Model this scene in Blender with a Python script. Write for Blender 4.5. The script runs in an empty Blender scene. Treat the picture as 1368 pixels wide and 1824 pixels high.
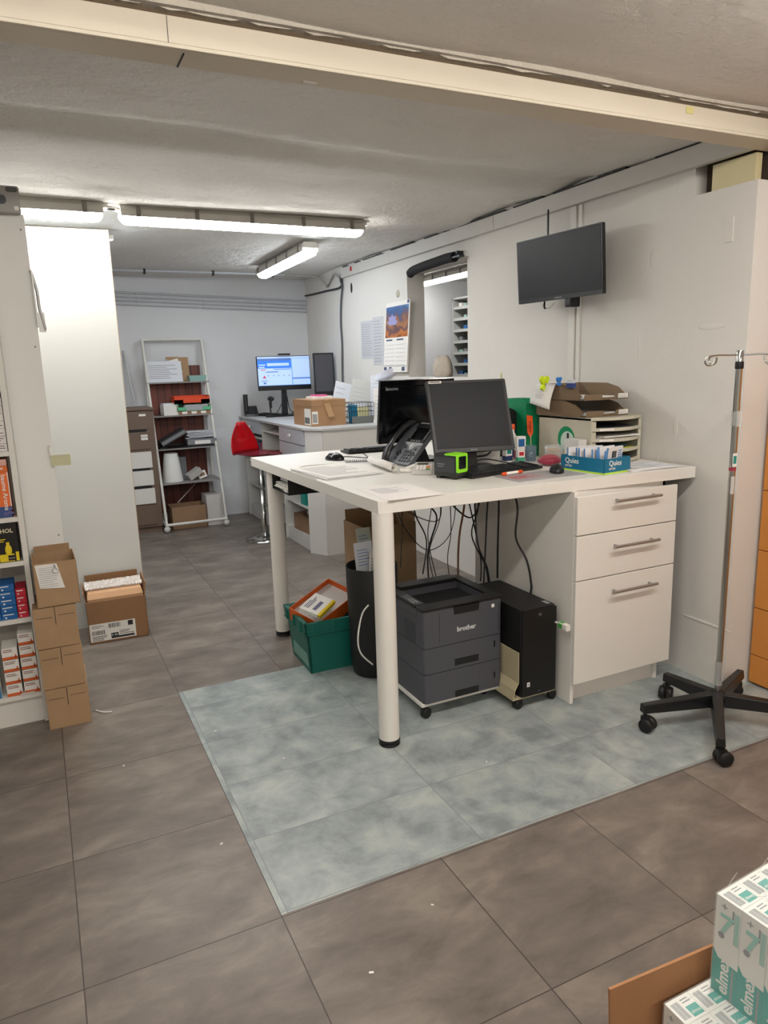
import bpy, bmesh, math, random
from mathutils import Matrix, Vector
random.seed(7)
C = bpy.context.scene.collection
SC = bpy.context.scene
R = math.radians
PI = math.pi

# ------------------------------------------------------------------ camera
YAW, PITCH, ROLL = R(25.4174), R(11.5748), R(1.7635)
def cam_basis():
    f = Vector((math.sin(YAW)*math.cos(PITCH), math.cos(YAW)*math.cos(PITCH), -math.sin(PITCH)))
    r = Vector((math.cos(YAW), -math.sin(YAW), 0)); d = f.cross(r)
    c, s = math.cos(ROLL), math.sin(ROLL)
    return c*r+s*d, -s*r+c*d, f
_r, _d, _f = cam_basis()
cam = bpy.data.cameras.new('camera'); cam_o = bpy.data.objects.new('camera', cam); C.objects.link(cam_o)
cam.sensor_fit = 'HORIZONTAL'; cam.sensor_width = 36; cam.lens = 1278.05/1368*36
cam.clip_start = .05
m = Matrix.Identity(4)
for i in range(3):
    m[i][0] = _r[i]; m[i][1] = -_d[i]; m[i][2] = -_f[i]
m[2][3] = 1.5
cam_o.matrix_world = m
SC.camera = cam_o

# ------------------------------------------------------------------ light & exposure
W = bpy.data.worlds.new('world'); SC.world = W; W.use_nodes = True
W.node_tree.nodes['Background'].inputs[0].default_value = (.8, .85, .95, 1)
W.node_tree.nodes['Background'].inputs[1].default_value = .05
SC.view_settings.view_transform = 'Standard'; SC.view_settings.look = 'None'
SC.view_settings.exposure = 1.33; SC.view_settings.gamma = 1; SC.view_settings.use_curve_mapping = False
LIGHT_FRONT = (1.0, .94, .875); LIGHT_MID = (1.0, .98, .945); LIGHT_FAR = (.86, .93, 1.0)
P_FRONT, P_BACK, P_MID, P_FAR, P_SIDE = 16, 19, 12, 11, 11

# ------------------------------------------------------------------ materials
def lin(c): return c/12.92 if c <= .04045 else ((c+.055)/1.055)**2.4
def hx(h):
    h = h.lstrip('#'); return tuple(lin(int(h[i:i+2], 16)/255) for i in (0, 2, 4))
MATS = {}
def mat(name, col='#cccccc', rough=.5, metal=0., var=.0, vs=8., bump=0., bs=40., alpha=1., trans=0., spec=.5, emit=None, es=0., coat=0.):
    if name in MATS: return MATS[name]
    m = bpy.data.materials.new(name); m.use_nodes = True; MATS[name] = m
    nt = m.node_tree; b = nt.nodes['Principled BSDF']
    c = hx(col) if isinstance(col, str) else col
    b.inputs['Base Color'].default_value = (*c, 1); b.inputs['Roughness'].default_value = rough
    b.inputs['Metallic'].default_value = metal; b.inputs['Specular IOR Level'].default_value = spec
    b.inputs['Alpha'].default_value = alpha; b.inputs['Transmission Weight'].default_value = trans
    b.inputs['Coat Weight'].default_value = coat
    if emit:
        b.inputs['Emission Color'].default_value = (*(hx(emit) if isinstance(emit, str) else emit), 1); b.inputs['Emission Strength'].default_value = es
    g = nt.nodes.new('ShaderNodeNewGeometry')
    if var > 0:
        n = nt.nodes.new('ShaderNodeTexNoise'); n.inputs['Scale'].default_value = vs; n.inputs['Detail'].default_value = 5
        nt.links.new(g.outputs['Position'], n.inputs['Vector'])
        mr = nt.nodes.new('ShaderNodeMapRange'); mr.inputs[1].default_value = .25; mr.inputs[2].default_value = .75
        mr.inputs[3].default_value = 1-var; mr.inputs[4].default_value = 1+var*.4
        nt.links.new(n.outputs['Fac'], mr.inputs[0])
        mx = nt.nodes.new('ShaderNodeVectorMath'); mx.operation = 'SCALE'
        mx.inputs[0].default_value = c; nt.links.new(mr.outputs[0], mx.inputs['Scale'])
        nt.links.new(mx.outputs[0], b.inputs['Base Color'])
    if bump > 0:
        n2 = nt.nodes.new('ShaderNodeTexNoise'); n2.inputs['Scale'].default_value = bs; n2.inputs['Detail'].default_value = 6
        nt.links.new(g.outputs['Position'], n2.inputs['Vector'])
        bp = nt.nodes.new('ShaderNodeBump'); bp.inputs['Strength'].default_value = bump; bp.inputs['Distance'].default_value = .01
        nt.links.new(n2.outputs['Fac'], bp.inputs['Height']); nt.links.new(bp.outputs[0], b.inputs['Normal'])
    return m

def N(nt, t, **kw):
    n = nt.nodes.new('ShaderNode'+t)
    for k, v in kw.items(): setattr(n, k, v)
    return n
def math_n(nt, op, a, b=None):
    n = N(nt, 'Math', operation=op)
    for i, x in enumerate((a, b)):
        if x is None: continue
        if isinstance(x, (int, float)): n.inputs[i].default_value = x
        else: nt.links.new(x, n.inputs[i])
    return n.outputs[0]
def tile_mat(name, ox, oy, w, h, cols, joint, rough, vs, dist, jw=.0022, rowshift=0.0, stretch=(1, 1, 1), contrast=(.35, .7)):
    """vinyl floor tiles: one tone per tile, mottled, thin joints"""
    m = bpy.data.materials.new(name); m.use_nodes = True; nt = m.node_tree; b = nt.nodes['Principled BSDF']
    g = N(nt, 'NewGeometry'); s = N(nt, 'SeparateXYZ'); nt.links.new(g.outputs['Position'], s.inputs[0])
    u = math_n(nt, 'DIVIDE', math_n(nt, 'SUBTRACT', s.outputs[0], ox), w)
    v = math_n(nt, 'DIVIDE', math_n(nt, 'SUBTRACT', s.outputs[1], oy), h)
    if rowshift:
        u = math_n(nt, 'ADD', u, math_n(nt, 'MULTIPLY', math_n(nt, 'MODULO', math_n(nt, 'ADD', math_n(nt, 'FLOOR', v), 40), 2), rowshift))
    fu, fv = math_n(nt, 'FLOOR', u), math_n(nt, 'FLOOR', v)
    def edge(x, size):
        fr = math_n(nt, 'FRACT', x); e = math_n(nt, 'MINIMUM', fr, math_n(nt, 'SUBTRACT', 1, fr))
        return math_n(nt, 'LESS_THAN', math_n(nt, 'MULTIPLY', e, size), jw)
    j = math_n(nt, 'MAXIMUM', edge(u, w), edge(v, h))
    cid = N(nt, 'CombineXYZ'); nt.links.new(fu, cid.inputs[0]); nt.links.new(fv, cid.inputs[1])
    wn = N(nt, 'TexWhiteNoise', noise_dimensions='3D'); nt.links.new(cid.outputs[0], wn.inputs['Vector'])
    off = N(nt, 'VectorMath', operation='SCALE'); nt.links.new(wn.outputs['Color'], off.inputs[0]); off.inputs['Scale'].default_value = 9
    sc = N(nt, 'VectorMath', operation='MULTIPLY'); nt.links.new(g.outputs['Position'], sc.inputs[0]); sc.inputs[1].default_value = stretch
    ad = N(nt, 'VectorMath', operation='ADD'); nt.links.new(sc.outputs[0], ad.inputs[0]); nt.links.new(off.outputs[0], ad.inputs[1])
    no = N(nt, 'TexNoise'); no.inputs['Scale'].default_value = vs; no.inputs['Detail'].default_value = 9; no.inputs['Roughness'].default_value = .62; no.inputs['Distortion'].default_value = dist
    nt.links.new(ad.outputs[0], no.inputs['Vector'])
    cr = N(nt, 'ValToRGB'); nt.links.new(no.outputs['Fac'], cr.inputs[0])
    e = cr.color_ramp.elements; e[0].position = contrast[0]; e[1].position = contrast[1]
    e[0].color = (*hx(cols[0]), 1); e[1].color = (*hx(cols[2]), 1); k = e.new(sum(contrast)/2); k.color = (*hx(cols[1]), 1)
    tone = math_n(nt, 'ADD', math_n(nt, 'MULTIPLY', wn.outputs['Value'], .12), .94)
    sm = N(nt, 'VectorMath', operation='SCALE'); nt.links.new(cr.outputs[0], sm.inputs[0]); nt.links.new(tone, sm.inputs['Scale'])
    mx = N(nt, 'Mix', data_type='RGBA'); nt.links.new(j, mx.inputs[0]); nt.links.new(sm.outputs[0], mx.inputs[6]); mx.inputs[7].default_value = (*hx(joint), 1)
    nt.links.new(mx.outputs[2], b.inputs['Base Color']); b.inputs['Roughness'].default_value = rough
    bp = N(nt, 'Bump'); bp.inputs['Strength'].default_value = .12; bp.inputs['Distance'].default_value = .004
    nt.links.new(no.outputs['Fac'], bp.inputs['Height']); nt.links.new(bp.outputs[0], b.inputs['Normal'])
    return m
def plaster(name, col, bump, bs, var, vs, joints=0):
    """painted rough plaster: two scales of bump and blotchy paint"""
    m = mat(name, col, .75, var=var, vs=vs); nt = m.node_tree; b = nt.nodes['Principled BSDF']
    g = N(nt, 'NewGeometry')
    a = N(nt, 'TexNoise'); a.inputs['Scale'].default_value = bs; a.inputs['Detail'].default_value = 8; a.inputs['Roughness'].default_value = .65
    c = N(nt, 'TexNoise'); c.inputs['Scale'].default_value = bs*.12; c.inputs['Detail'].default_value = 5; c.inputs['Distortion'].default_value = .2
    v = N(nt, 'TexVoronoi'); v.inputs['Scale'].default_value = bs*.5
    for n in (a, c, v): nt.links.new(g.outputs['Position'], n.inputs['Vector'])
    h = math_n(nt, 'ADD', math_n(nt, 'MULTIPLY', a.outputs['Fac'], .6), math_n(nt, 'ADD', math_n(nt, 'MULTIPLY', c.outputs['Fac'], 2.2), math_n(nt, 'MULTIPLY', v.outputs['Distance'], .12)))
    if joints:      # faint filled joints of the ceiling boards
        s = N(nt, 'SeparateXYZ'); nt.links.new(g.outputs['Position'], s.inputs[0])
        xx = math_n(nt, 'ADD', s.outputs[0], math_n(nt, 'MULTIPLY', c.outputs['Fac'], .03))
        fr = math_n(nt, 'ABSOLUTE', math_n(nt, 'SUBTRACT', math_n(nt, 'FRACT', math_n(nt, 'DIVIDE', xx, joints)), .5))
        ln = math_n(nt, 'LESS_THAN', fr, .011)
        mk = math_n(nt, 'GREATER_THAN', c.outputs['Fac'], .47)
        h = math_n(nt, 'ADD', h, math_n(nt, 'MULTIPLY', math_n(nt, 'MULTIPLY', ln, mk), .35))
    bp = N(nt, 'Bump'); bp.inputs['Strength'].default_value = bump; bp.inputs['Distance'].default_value = .026 if joints else .014
    nt.links.new(h, bp.inputs['Height']); nt.links.new(bp.outputs[0], b.inputs['Normal'])
    return m
def wood_slat(name):
    m = bpy.data.materials.new(name); m.use_nodes = True; nt = m.node_tree; b = nt.nodes['Principled BSDF']
    g = N(nt, 'NewGeometry'); s = N(nt, 'SeparateXYZ'); nt.links.new(g.outputs['Position'], s.inputs[0])
    u = math_n(nt, 'DIVIDE', s.outputs[0], .068); fr = math_n(nt, 'FRACT', u)
    e = math_n(nt, 'LESS_THAN', fr, .09)
    wn = N(nt, 'TexWhiteNoise', noise_dimensions='1D'); nt.links.new(math_n(nt, 'FLOOR', u), wn.inputs['W'])
    mp = N(nt, 'VectorMath', operation='MULTIPLY'); nt.links.new(g.outputs['Position'], mp.inputs[0]); mp.inputs[1].default_value = (60, 60, 4)
    no = N(nt, 'TexNoise'); no.inputs['Scale'].default_value = 1; nt.links.new(mp.outputs[0], no.inputs['Vector'])
    cr = N(nt, 'ValToRGB'); nt.links.new(math_n(nt, 'ADD', math_n(nt, 'MULTIPLY', no.outputs['Fac'], .6), math_n(nt, 'MULTIPLY', wn.outputs['Value'], .4)), cr.inputs[0])
    cr.color_ramp.elements[0].color = (*hx('#4a241e'), 1); cr.color_ramp.elements[1].color = (*hx('#8a4838'), 1)
    mx = N(nt, 'Mix', data_type='RGBA'); nt.links.new(e, mx.inputs[0]); nt.links.new(cr.outputs[0], mx.inputs[6]); mx.inputs[7].default_value = (*hx('#2c1613'), 1)
    nt.links.new(mx.outputs[2], b.inputs['Base Color']); b.inputs['Roughness'].default_value = .5
    return m

white = mat('white_paint', '#dfddd6', .5, var=.03, vs=3)
white2 = mat('white_laminate', '#e6e3dc', .38, var=.015, vs=2)
offwhite = mat('offwhite_board', '#e6e6e2', .5, var=.03, vs=2)
edge_wood = mat('chipboard_edge', '#c2a988', .7, var=.15, vs=80)
desk_grey = mat('desk_grey_laminate', '#c3c4c5', .4)
desk_white = mat('desk_white_laminate', '#d5d3cf', .45)
paper = mat('paper', '#e9e6e0', .8)
paper2 = mat('paper_cool', '#dde0e6', .8)
ink = mat('printed_ink', '#b3b3b8', .8)
ink_d = mat('black_ink', '#26262a', .7)
blk = mat('black_plastic', '#17181a', .38, bump=.05, bs=300)
blk_m = mat('matte_black', '#141517', .6)
blk_g = mat('glossy_black', '#0c0d10', .12)
scr = mat('dark_screen', '#1a1c20', .45, spec=.3)
chrome = mat('chrome', '#b9b9b6', .18, 1.)
steel = mat('brushed_steel', '#a8a7a4', .42, .85)
rub = mat('rubber', '#0e0e0f', .55)
grey_p = mat('printer_grey', '#4b4c52', .5, bump=.03, bs=400)
grey_d = mat('dark_grey', '#3a3d42', .45)
mid_grey = mat('mid_grey', '#7d8084', .5)
beige = mat('beige_plastic', '#c3beab', .5)
card = mat('cardboard', '#a98a68', .85, var=.1, vs=9, bump=.08, bs=90)
card2 = mat('cardboard_dark', '#94755a', .85, var=.1, vs=9)
card_in = mat('cardboard_inside', '#8d6c50', .85, var=.08, vs=9)
card_e = mat('cardboard_edge', '#d3b892', .9)
green_c = mat('crate_green', '#0f6457', .45)
green_b = mat('green', '#0d8c5c', .45)
neon = mat('neon_green', '#8fe32a', .4)
yel_neon = mat('neon_yellow', '#d6ec1c', .4)
orange = mat('orange', '#e0621c', .5)
orange_b = mat('orange_bright', '#ee5a22', .4)
red = mat('red', '#c2222c', .5)
blue = mat('blue', '#1d5f9e', .5)
teal_b = mat('teal_blue', '#0a6f93', .5)
teal = mat('teal', '#128d84', .5)
teal_l = mat('light_teal', '#8fb5ae', .5)
yellow = mat('yellow', '#e4c321', .5)
pink = mat('pink', '#d7588f', .5)
brown_cab = mat('grey_brown', '#705d50', .5, var=.05)
smoke = mat('smoked_plastic', '#87735c', .2, alpha=.82)
clear = mat('clear_plastic', '#dfe4e2', .12, alpha=.28)
clear_w = mat('shrink_wrap', '#eef0ee', .08, alpha=.16)
red_ac = mat('red_acrylic', '#c0101a', .12, alpha=.9, coat=.3)
plum_ac = mat('plum_acrylic', '#7d1a2c', .12, alpha=.72)
orange_cab = mat('orange_laminate', '#d28a3e', .55, var=.03)
bagm = mat('beige_fabric', '#b8ad9f', .9, var=.15, vs=25, bump=.4, bs=30)

# ------------------------------------------------------------------ mesh builder
class MB:
    def __init__(s, o=(0, 0, 0)):
        s.v = []; s.f = []; s.mi = []; s.sm = []; s.o = Vector(o); s.T = Matrix.Identity(4); s.m = 0
    def at(s, loc=(0, 0, 0), rz=0, rx=0, ry=0):
        s.T = Matrix.Translation(loc) @ Matrix.Rotation(rz, 4, 'Z') @ Matrix.Rotation(ry, 4, 'Y') @ Matrix.Rotation(rx, 4, 'X'); return s
    def add(s, vs, fs, m=None, sm=False):
        b = len(s.v)
        for v in vs: s.v.append(tuple((s.T @ Vector(v)) - s.o))
        for f in fs: s.f.append(tuple(b+i for i in f)); s.mi.append(s.m if m is None else m); s.sm.append(sm)
        return s
    def box(s, x0, x1, y0, y1, z0, z1, m=None):
        return s.add([(x0, y0, z0), (x1, y0, z0), (x1, y1, z0), (x0, y1, z0), (x0, y0, z1), (x1, y0, z1), (x1, y1, z1), (x0, y1, z1)],
                     [(0, 3, 2, 1), (4, 5, 6, 7), (0, 1, 5, 4), (1, 2, 6, 5), (2, 3, 7, 6), (3, 0, 4, 7)], m)
    def cb(s, c, d, m=None):
        return s.box(c[0]-d[0]/2, c[0]+d[0]/2, c[1]-d[1]/2, c[1]+d[1]/2, c[2]-d[2]/2, c[2]+d[2]/2, m)
    def hexa(s, p, m=None):      # 4 bottom + 4 top points
        return s.add(p, [(0, 3, 2, 1), (4, 5, 6, 7), (0, 1, 5, 4), (1, 2, 6, 5), (2, 3, 7, 6), (3, 0, 4, 7)], m)
    def quad(s, a, b, c, d, m=None): return s.add([a, b, c, d], [(0, 1, 2, 3)], m)
    def prism(s, pts, a, b, ax='z', m=None, sm=False):
        n = len(pts)
        def P(p, t): return {'z': (p[0], p[1], t), 'y': (p[0], t, p[1]), 'x': (t, p[0], p[1])}[ax]
        vs = [P(p, a) for p in pts]+[P(p, b) for p in pts]
        s.add(vs, [tuple(range(n-1, -1, -1)), tuple(range(n, 2*n))], m)
        s.add(vs, [(i, (i+1) % n, n+(i+1) % n, n+i) for i in range(n)], m, sm); return s
    def rrect(s, x0, x1, y0, y1, r, n=5):
        o = []
        for cx, cy, a in ((x1-r, y1-r, 0), (x0+r, y1-r, 90), (x0+r, y0+r, 180), (x1-r, y0+r, 270)):
            for i in range(n+1): t = R(a+90*i/n); o.append((cx+r*math.cos(t), cy+r*math.sin(t)))
        return o
    def rbox(s, x0, x1, y0, y1, z0, z1, r, ax='z', m=None):
        q = {'z': (x0, x1, y0, y1, z0, z1), 'y': (x0, x1, z0, z1, y0, y1), 'x': (y0, y1, z0, z1, x0, x1)}[ax]
        return s.prism(s.rrect(*q[:4], r), q[4], q[5], ax, m, True)
    def lathe(s, prof, c=(0, 0, 0), n=24, m=None, ax='z', sm=True):
        vs = []; fs = []
        for r, z in prof:
            for i in range(n):
                t = 2*PI*i/n; x, y = r*math.cos(t), r*math.sin(t)
                p = {'z': (x, y, z), 'x': (z, x, y), 'y': (x, z, y)}[ax]
                vs.append((p[0]+c[0], p[1]+c[1], p[2]+c[2]))
        for k in range(len(prof)-1):
            for i in range(n): fs.append((k*n+i, k*n+(i+1) % n, (k+1)*n+(i+1) % n, (k+1)*n+i))
        s.add(vs, fs, m, sm)
        e = []
        if prof[0][0] > 1e-6: e.append(tuple(range(n-1, -1, -1)))
        if prof[-1][0] > 1e-6: e.append(tuple(range((len(prof)-1)*n, len(prof)*n)))
        if e: s.add(vs, e, m)
        return s
    def cyl(s, c, r, h, n=20, m=None, ax='z', r2=None):
        return s.lathe([(r, 0), (r if r2 is None else r2, h)], c, n, m, ax)
    def tube(s, pts, r, n=8, m=None, smooth=True, closed=False):
        P = [Vector(p) for p in pts]
        if smooth and len(P) > 2:
            Q = []
            for i in range(len(P)-1):
                a = P[max(i-1, 0)]; b = P[i]; c = P[i+1]; d = P[min(i+2, len(P)-1)]
                for k in range(6):
                    t = k/6; Q.append(.5*((2*b)+(c-a)*t+(2*a-5*b+4*c-d)*t*t+(3*b-a-3*c+d)*t**3))
            Q.append(P[-1]); P = Q
        vs = []; fs = []; up = None
        for i, p in enumerate(P):
            t = (P[min(i+1, len(P)-1)]-P[max(i-1, 0)])
            if t.length < 1e-9: t = Vector((0, 0, 1))
            t.normalize()
            if up is None:
                up = t.orthogonal().normalized()
            up = (up-t*up.dot(t)); up = up.normalized() if up.length > 1e-6 else t.orthogonal().normalized()
            q = t.cross(up)
            for k in range(n):
                a = 2*PI*k/n; vs.append(tuple(p+(up*math.cos(a)+q*math.sin(a))*r))
        L = len(P)
        for i in range(L-1):
            for k in range(n): fs.append((i*n+k, i*n+(k+1) % n, (i+1)*n+(k+1) % n, (i+1)*n+k))
        s.add(vs, fs, m, True); s.add(vs, [tuple(range(n-1, -1, -1)), tuple(range((L-1)*n, L*n))], m); return s
    def ball(s, c, r, n=16, m=None, k=10):
        vs = []; fs = []
        for j in range(k+1):
            a = PI*j/k
            for i in range(n):
                t = 2*PI*i/n; vs.append((c[0]+r[0]*math.sin(a)*math.cos(t), c[1]+r[1]*math.sin(a)*math.sin(t), c[2]-r[2]*math.cos(a)))
        for j in range(k):
            for i in range(n): fs.append((j*n+i, j*n+(i+1) % n, (j+1)*n+(i+1) % n, (j+1)*n+i))
        return s.add(vs, fs, m, True)
    def text(s, txt, size, o, xd, yd, m=None, depth=.0006, bold=0.0, align='LEFT'):
        cu = bpy.data.curves.new('t', 'FONT'); cu.body = txt; cu.size = size; cu.extrude = depth; cu.offset = bold*size; cu.resolution_u = 2; cu.align_x = align
        ob = bpy.data.objects.new('t', cu); C.objects.link(ob)
        me = bpy.data.meshes.new_from_object(ob.evaluated_get(bpy.context.evaluated_depsgraph_get()))
        xd, yd, o = Vector(xd).normalized(), Vector(yd).normalized(), Vector(o); zd = xd.cross(yd)
        s.add([tuple(o+xd*v.co.x+yd*v.co.y+zd*v.co.z) for v in me.vertices], [tuple(p.vertices) for p in me.polygons], m)
        bpy.data.objects.remove(ob); bpy.data.curves.remove(cu); bpy.data.meshes.remove(me); return s
    def patch(s, o, xd, yd, x0, x1, y0, y1, m, t=.0006):   # thin label on a face; o origin, xd/yd face axes
        xd, yd, o = Vector(xd), Vector(yd), Vector(o); z = xd.cross(yd).normalized()*t
        p = [o+xd*a+yd*b for a, b in ((x0, y0), (x1, y0), (x1, y1), (x0, y1))]
        return s.hexa([tuple(q) for q in p]+[tuple(q+z) for q in p], m)
    def lines(s, o, xd, yd, x0, x1, y0, y1, n, m, fill=.45, t=.0009, rag=.4):
        for i in range(n):
            y = y0+(y1-y0)*(i+.3)/n; h = (y1-y0)/n*fill
            s.patch(o, xd, yd, x0, x0+(x1-x0)*(1-random.random()*rag), y, y+h, m, t)
        return s
    def bars(s, o, xd, yd, x0, x1, y0, y1, n, m, t=.0009):
        x = x0
        while x < x1:
            w = (x1-x0)/n*random.uniform(.3, .9); s.patch(o, xd, yd, x, min(x+w, x1), y0, y1, m, t); x += w+(x1-x0)/n*random.uniform(.3, .8)
        return s
    def build(s, name, mats, parent=None, bevel=0., seg=2, loc=None, smooth_all=False, wn=True):
        me = bpy.data.meshes.new(name); me.from_pydata(s.v, [], s.f)
        for mm in (mats if isinstance(mats, (list, tuple)) else [mats]): me.materials.append(mm)
        for p, i, q in zip(me.polygons, s.mi, s.sm): p.material_index = i; p.use_smooth = q or smooth_all
        o = bpy.data.objects.new(name, me); C.objects.link(o)
        if parent: o.parent = parent
        if loc is not None: o.location = loc
        if bevel:
            bv = o.modifiers.new('bevel', 'BEVEL'); bv.width = bevel; bv.segments = seg; bv.limit_method = 'ANGLE'; bv.angle_limit = R(50)
            bv.harden_normals = False
        me.update(); return o
def tag(o, label, cat, group=None, kind=None):
    o['label'] = label; o['category'] = cat
    if group: o['group'] = group
    if kind: o['kind'] = kind
    return o
def thing(name, label, cat, loc=(0, 0, 0), rz=0, group=None):
    o = bpy.data.objects.new(name, None); C.objects.link(o); o.location = loc; o.rotation_euler = (0, 0, rz); o.empty_display_size = .05
    return tag(o, label, cat, group)
def struct(name, mb, m, **k):
    o = mb.build(name, m, **k); o['kind'] = 'structure'; return o
def dup(o, loc, rz=None, label=None, parent=None):
    c = o.copy(); C.objects.link(c)
    if parent: c.parent = parent
    else:
        c.location = loc
        if rz is not None: c.rotation_euler = (0, 0, rz)
        if label: c['label'] = label
    for ch in o.children: dup(ch, None, parent=c)
    return c
def nth(k, n):
    if k == 0: return 'lowest'
    if k == n-1: return 'topmost'
    return ('second', 'third', 'fourth', 'fifth', 'sixth')[k-1]+' from the bottom'
X, Y, Z = Vector((1, 0, 0)), Vector((0, 1, 0)), Vector((0, 0, 1))

# ================================================================== THE ROOM
wallm = plaster('painted_wall', '#dbd8d2', .4, 9, .04, 1.6)
wall_cool = plaster('painted_far_wall', '#d9dadc', .25, 9, .04, 1.6)
ceilm = plaster('painted_rough_ceiling', '#e6e3dd', 1.0, 30, .07, 2.2, .34)
beamm = mat('cream_board', '#d9d0bd', .5, var=.04, vs=2.5)
floor_brown = tile_mat('brown_vinyl_tiles', .457, 1.705, .513, .532, ('#665e57', '#786f67', '#8b8278'), '#423c38', .42, 4.2, .3, .0016, stretch=(1, 1.9, 1))
floor_grey = tile_mat('grey_vinyl_inlay', 1.132-.655, 2.07, .655, .348, ('#838b8c', '#9ba4a3', '#b0b7b2'), '#7e8386', .40, 6.5, .25, .0014, contrast=(.36, .66))
XR = 2.69
fl = MB()
xs = [-2.6, .457, 3.5]; x0, x1, x2, x3 = -2.6, .458, 2.9, 3.5; y0, y1, y2, y3 = -3.0, 1.714, 3.31, 7.6
for a, b in ((x0, x1), (x1, x2), (x2, x3)):
    for c, d in ((y0, y1), (y1, y2), (y2, y3)):
        i = 1 if (a == x1 and c == y1) else 0
        fl.box(a, b, c, d, -.1, 0, i)
struct('floor', fl, [floor_brown, floor_grey])

# rough ceiling with shallow ridges running across
def ceiling(x0, x1, y0, y1, zf, nx, ny):
    mb = MB(); vs = []; fs = []
    for j in range(ny+1):
        y = y0+(y1-y0)*j/ny
        for i in range(nx+1):
            x = x0+(x1-x0)*i/nx; vs.append((x, y, zf(x, y)))
    for j in range(ny):
        for i in range(nx):
            a = j*(nx+1)+i; fs.append((a, a+nx+1, a+nx+2, a+1))
    mb.add(vs, fs, sm=True)
    mb.box(x0, x1, y0, y1, zf(0, y0)+.12, zf(0, y0)+.16)
    return mb
def sst(a, b, t): t = max(0, min(1, (t-a)/(b-a))); return t*t*(3-2*t)
def zback(x, y):
    z = 2.385 + .004*math.sin(3*x+2*y)+.003*math.sin(7*y+x*2.3)
    yy = y-.05*x
    z += .018*(sst(2.85, 2.93, yy)-sst(3.0, 3.2, yy)) + .014*(sst(3.2, 3.5, yy)) - .014*sst(3.95, 4.05, yy) + .012*sst(4.2, 4.8, yy)
    return z
struct('ceiling', ceiling(-2.6, 2.72, 2.0, 7.6, zback, 90, 140), ceilm)
o = struct('ceiling', ceiling(-2.6, 3.5, -3.0, 2.02, lambda x, y: 2.402+.004*math.sin(5*x+3*y), 60, 60), ceilm)

# beam boxed in cream board across the room, with its open seam
b = MB(); b.box(-2.6, 3.5, 2.012, 2.115, 2.289, 2.355); b.box(-2.6, 3.5, 2.004, 2.012, 2.300, 2.362); b.box(-2.6, 3.5, 2.000, 2.012, 2.289, 2.2985)
struct('trim_1', b, beamm, bevel=.0015)
b = MB(); b.cb((.44, 2.07, 2.2885), (.004, .09, .003)); b.box(.3995, .4005, 2.002, 2.005, 2.30, 2.36)
b.cb((-.6, 2.07, 2.2885), (.004, .09, .003))
struct('trim_1_seam', b, blk_m)
b = MB(); b.cb((.80, 2.09, 2.287), (.04, .02, .006)); struct('trim_1_clip', b, white)
b = MB(); b.cb((2.19, 2.0025, 2.345), (.035, .002, .022)); tag(b.build('sticky_note', mat('faded_yellow', '#d8cf8a', .8)), 'faded yellow sticker on the face of the cream ceiling beam', 'sticker')
# rough plaster edge above the beam
b = MB(); n = 160; pv = 2.385
for i in range(n):
    xa = -2.6+6.1*i/n; xb = -2.6+6.1*(i+1)/n; nv = 2.384+random.uniform(-.006, .005)
    b.hexa([(xa, 2.016, pv), (xb, 2.016, nv), (xb, 2.05, nv), (xa, 2.05, pv), (xa, 2.006, 2.43), (xb, 2.006, 2.43), (xb, 2.05, 2.43), (xa, 2.05, 2.43)]); pv = nv
struct('trim_3', b, mat('raw_plaster', '#cfc8ba', .9, bump=.8, bs=60))
b = MB(); b.box(-2.6, 3.5, 2.03, 2.10, 2.355, 2.40); struct('trim_3_gap_shade', b, mat('gap_shade_brown', '#6b5c49', .9, bump=.6, bs=50))  # solid strip over the beam, the gap's shade put into its brown colour

# right wall, with a pass-through opening and a broken notch under the ceiling
b = MB()
wy0, wy1, wz0, wz1 = 4.255, 5.12, 1.40, 2.185
T2 = XR+.15
b.box(XR, T2, 2.10, wy0, 0, 2.18); b.box(XR, T2, 2.41, wy0, 2.18, 2.45)
b.box(XR, T2, wy0, wy1, 0, wz0); b.box(XR, T2, wy0, wy1, wz1, 2.45); b.box(XR, T2, wy1, 7.6, 0, 2.45)
b.box(T2, 3.5, 2.10, 2.25, 0, 2.18)          # the return face beside the orange drawers
struct('wall_right', b, wallm)
b = MB(); b.box(3.45, 3.6, -3, 2.25, 0, 2.45); struct('wall_right_front', b, wallm)
b = MB(); b.box(-2.6, XR+2.6, 7.42, 7.6, 0, 2.6); struct('wall_far', b, wall_cool)
b = MB(); b.box(-2.75, -2.6, -3, 7.6, 0, 2.6); struct('wall_left', b, wallm)
b = MB(); b.box(-2.6, 3.6, -3.15, -3.0, 0, 2.6); struct('wall_back', b, wallm)
b = MB(); b.box(XR+.002, 2.9, 2.43, 2.47, 2.17, 2.45); b.box(XR+.05, 3.5, 2.15, 2.25, 2.181, 2.45); b.box(XR+.07, XR+.14, 2.10, 2.43, 2.181, 2.45); struct('wall_hole', b, mat('hole_shade_brown', '#4d4138', .95, bump=1, bs=30))  # blocks added behind the hole, its shade put into their dark colour
b = MB(); b.box(XR+.006, XR+.04, 2.118, 2.328, 2.18, 2.285); bx = tag(b.build('junction_box', mat('cream_plastic', '#cfc49a', .5, var=.05), bevel=.002), 'cream plastic box set in the broken hole at the top of the right wall', 'junction box')
b = MB(); b.tube([(2.74, 2.08, 2.28), (2.73, 2.03, 2.25), (2.74, 2.02, 2.2), (2.76, 2.09, 2.185)], .006); tag(b.build('cable', mat('grey_cable', '#a8a49b', .5)), 'grey cable looping out of the dark hole at the top right of the wall', 'cable')
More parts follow.
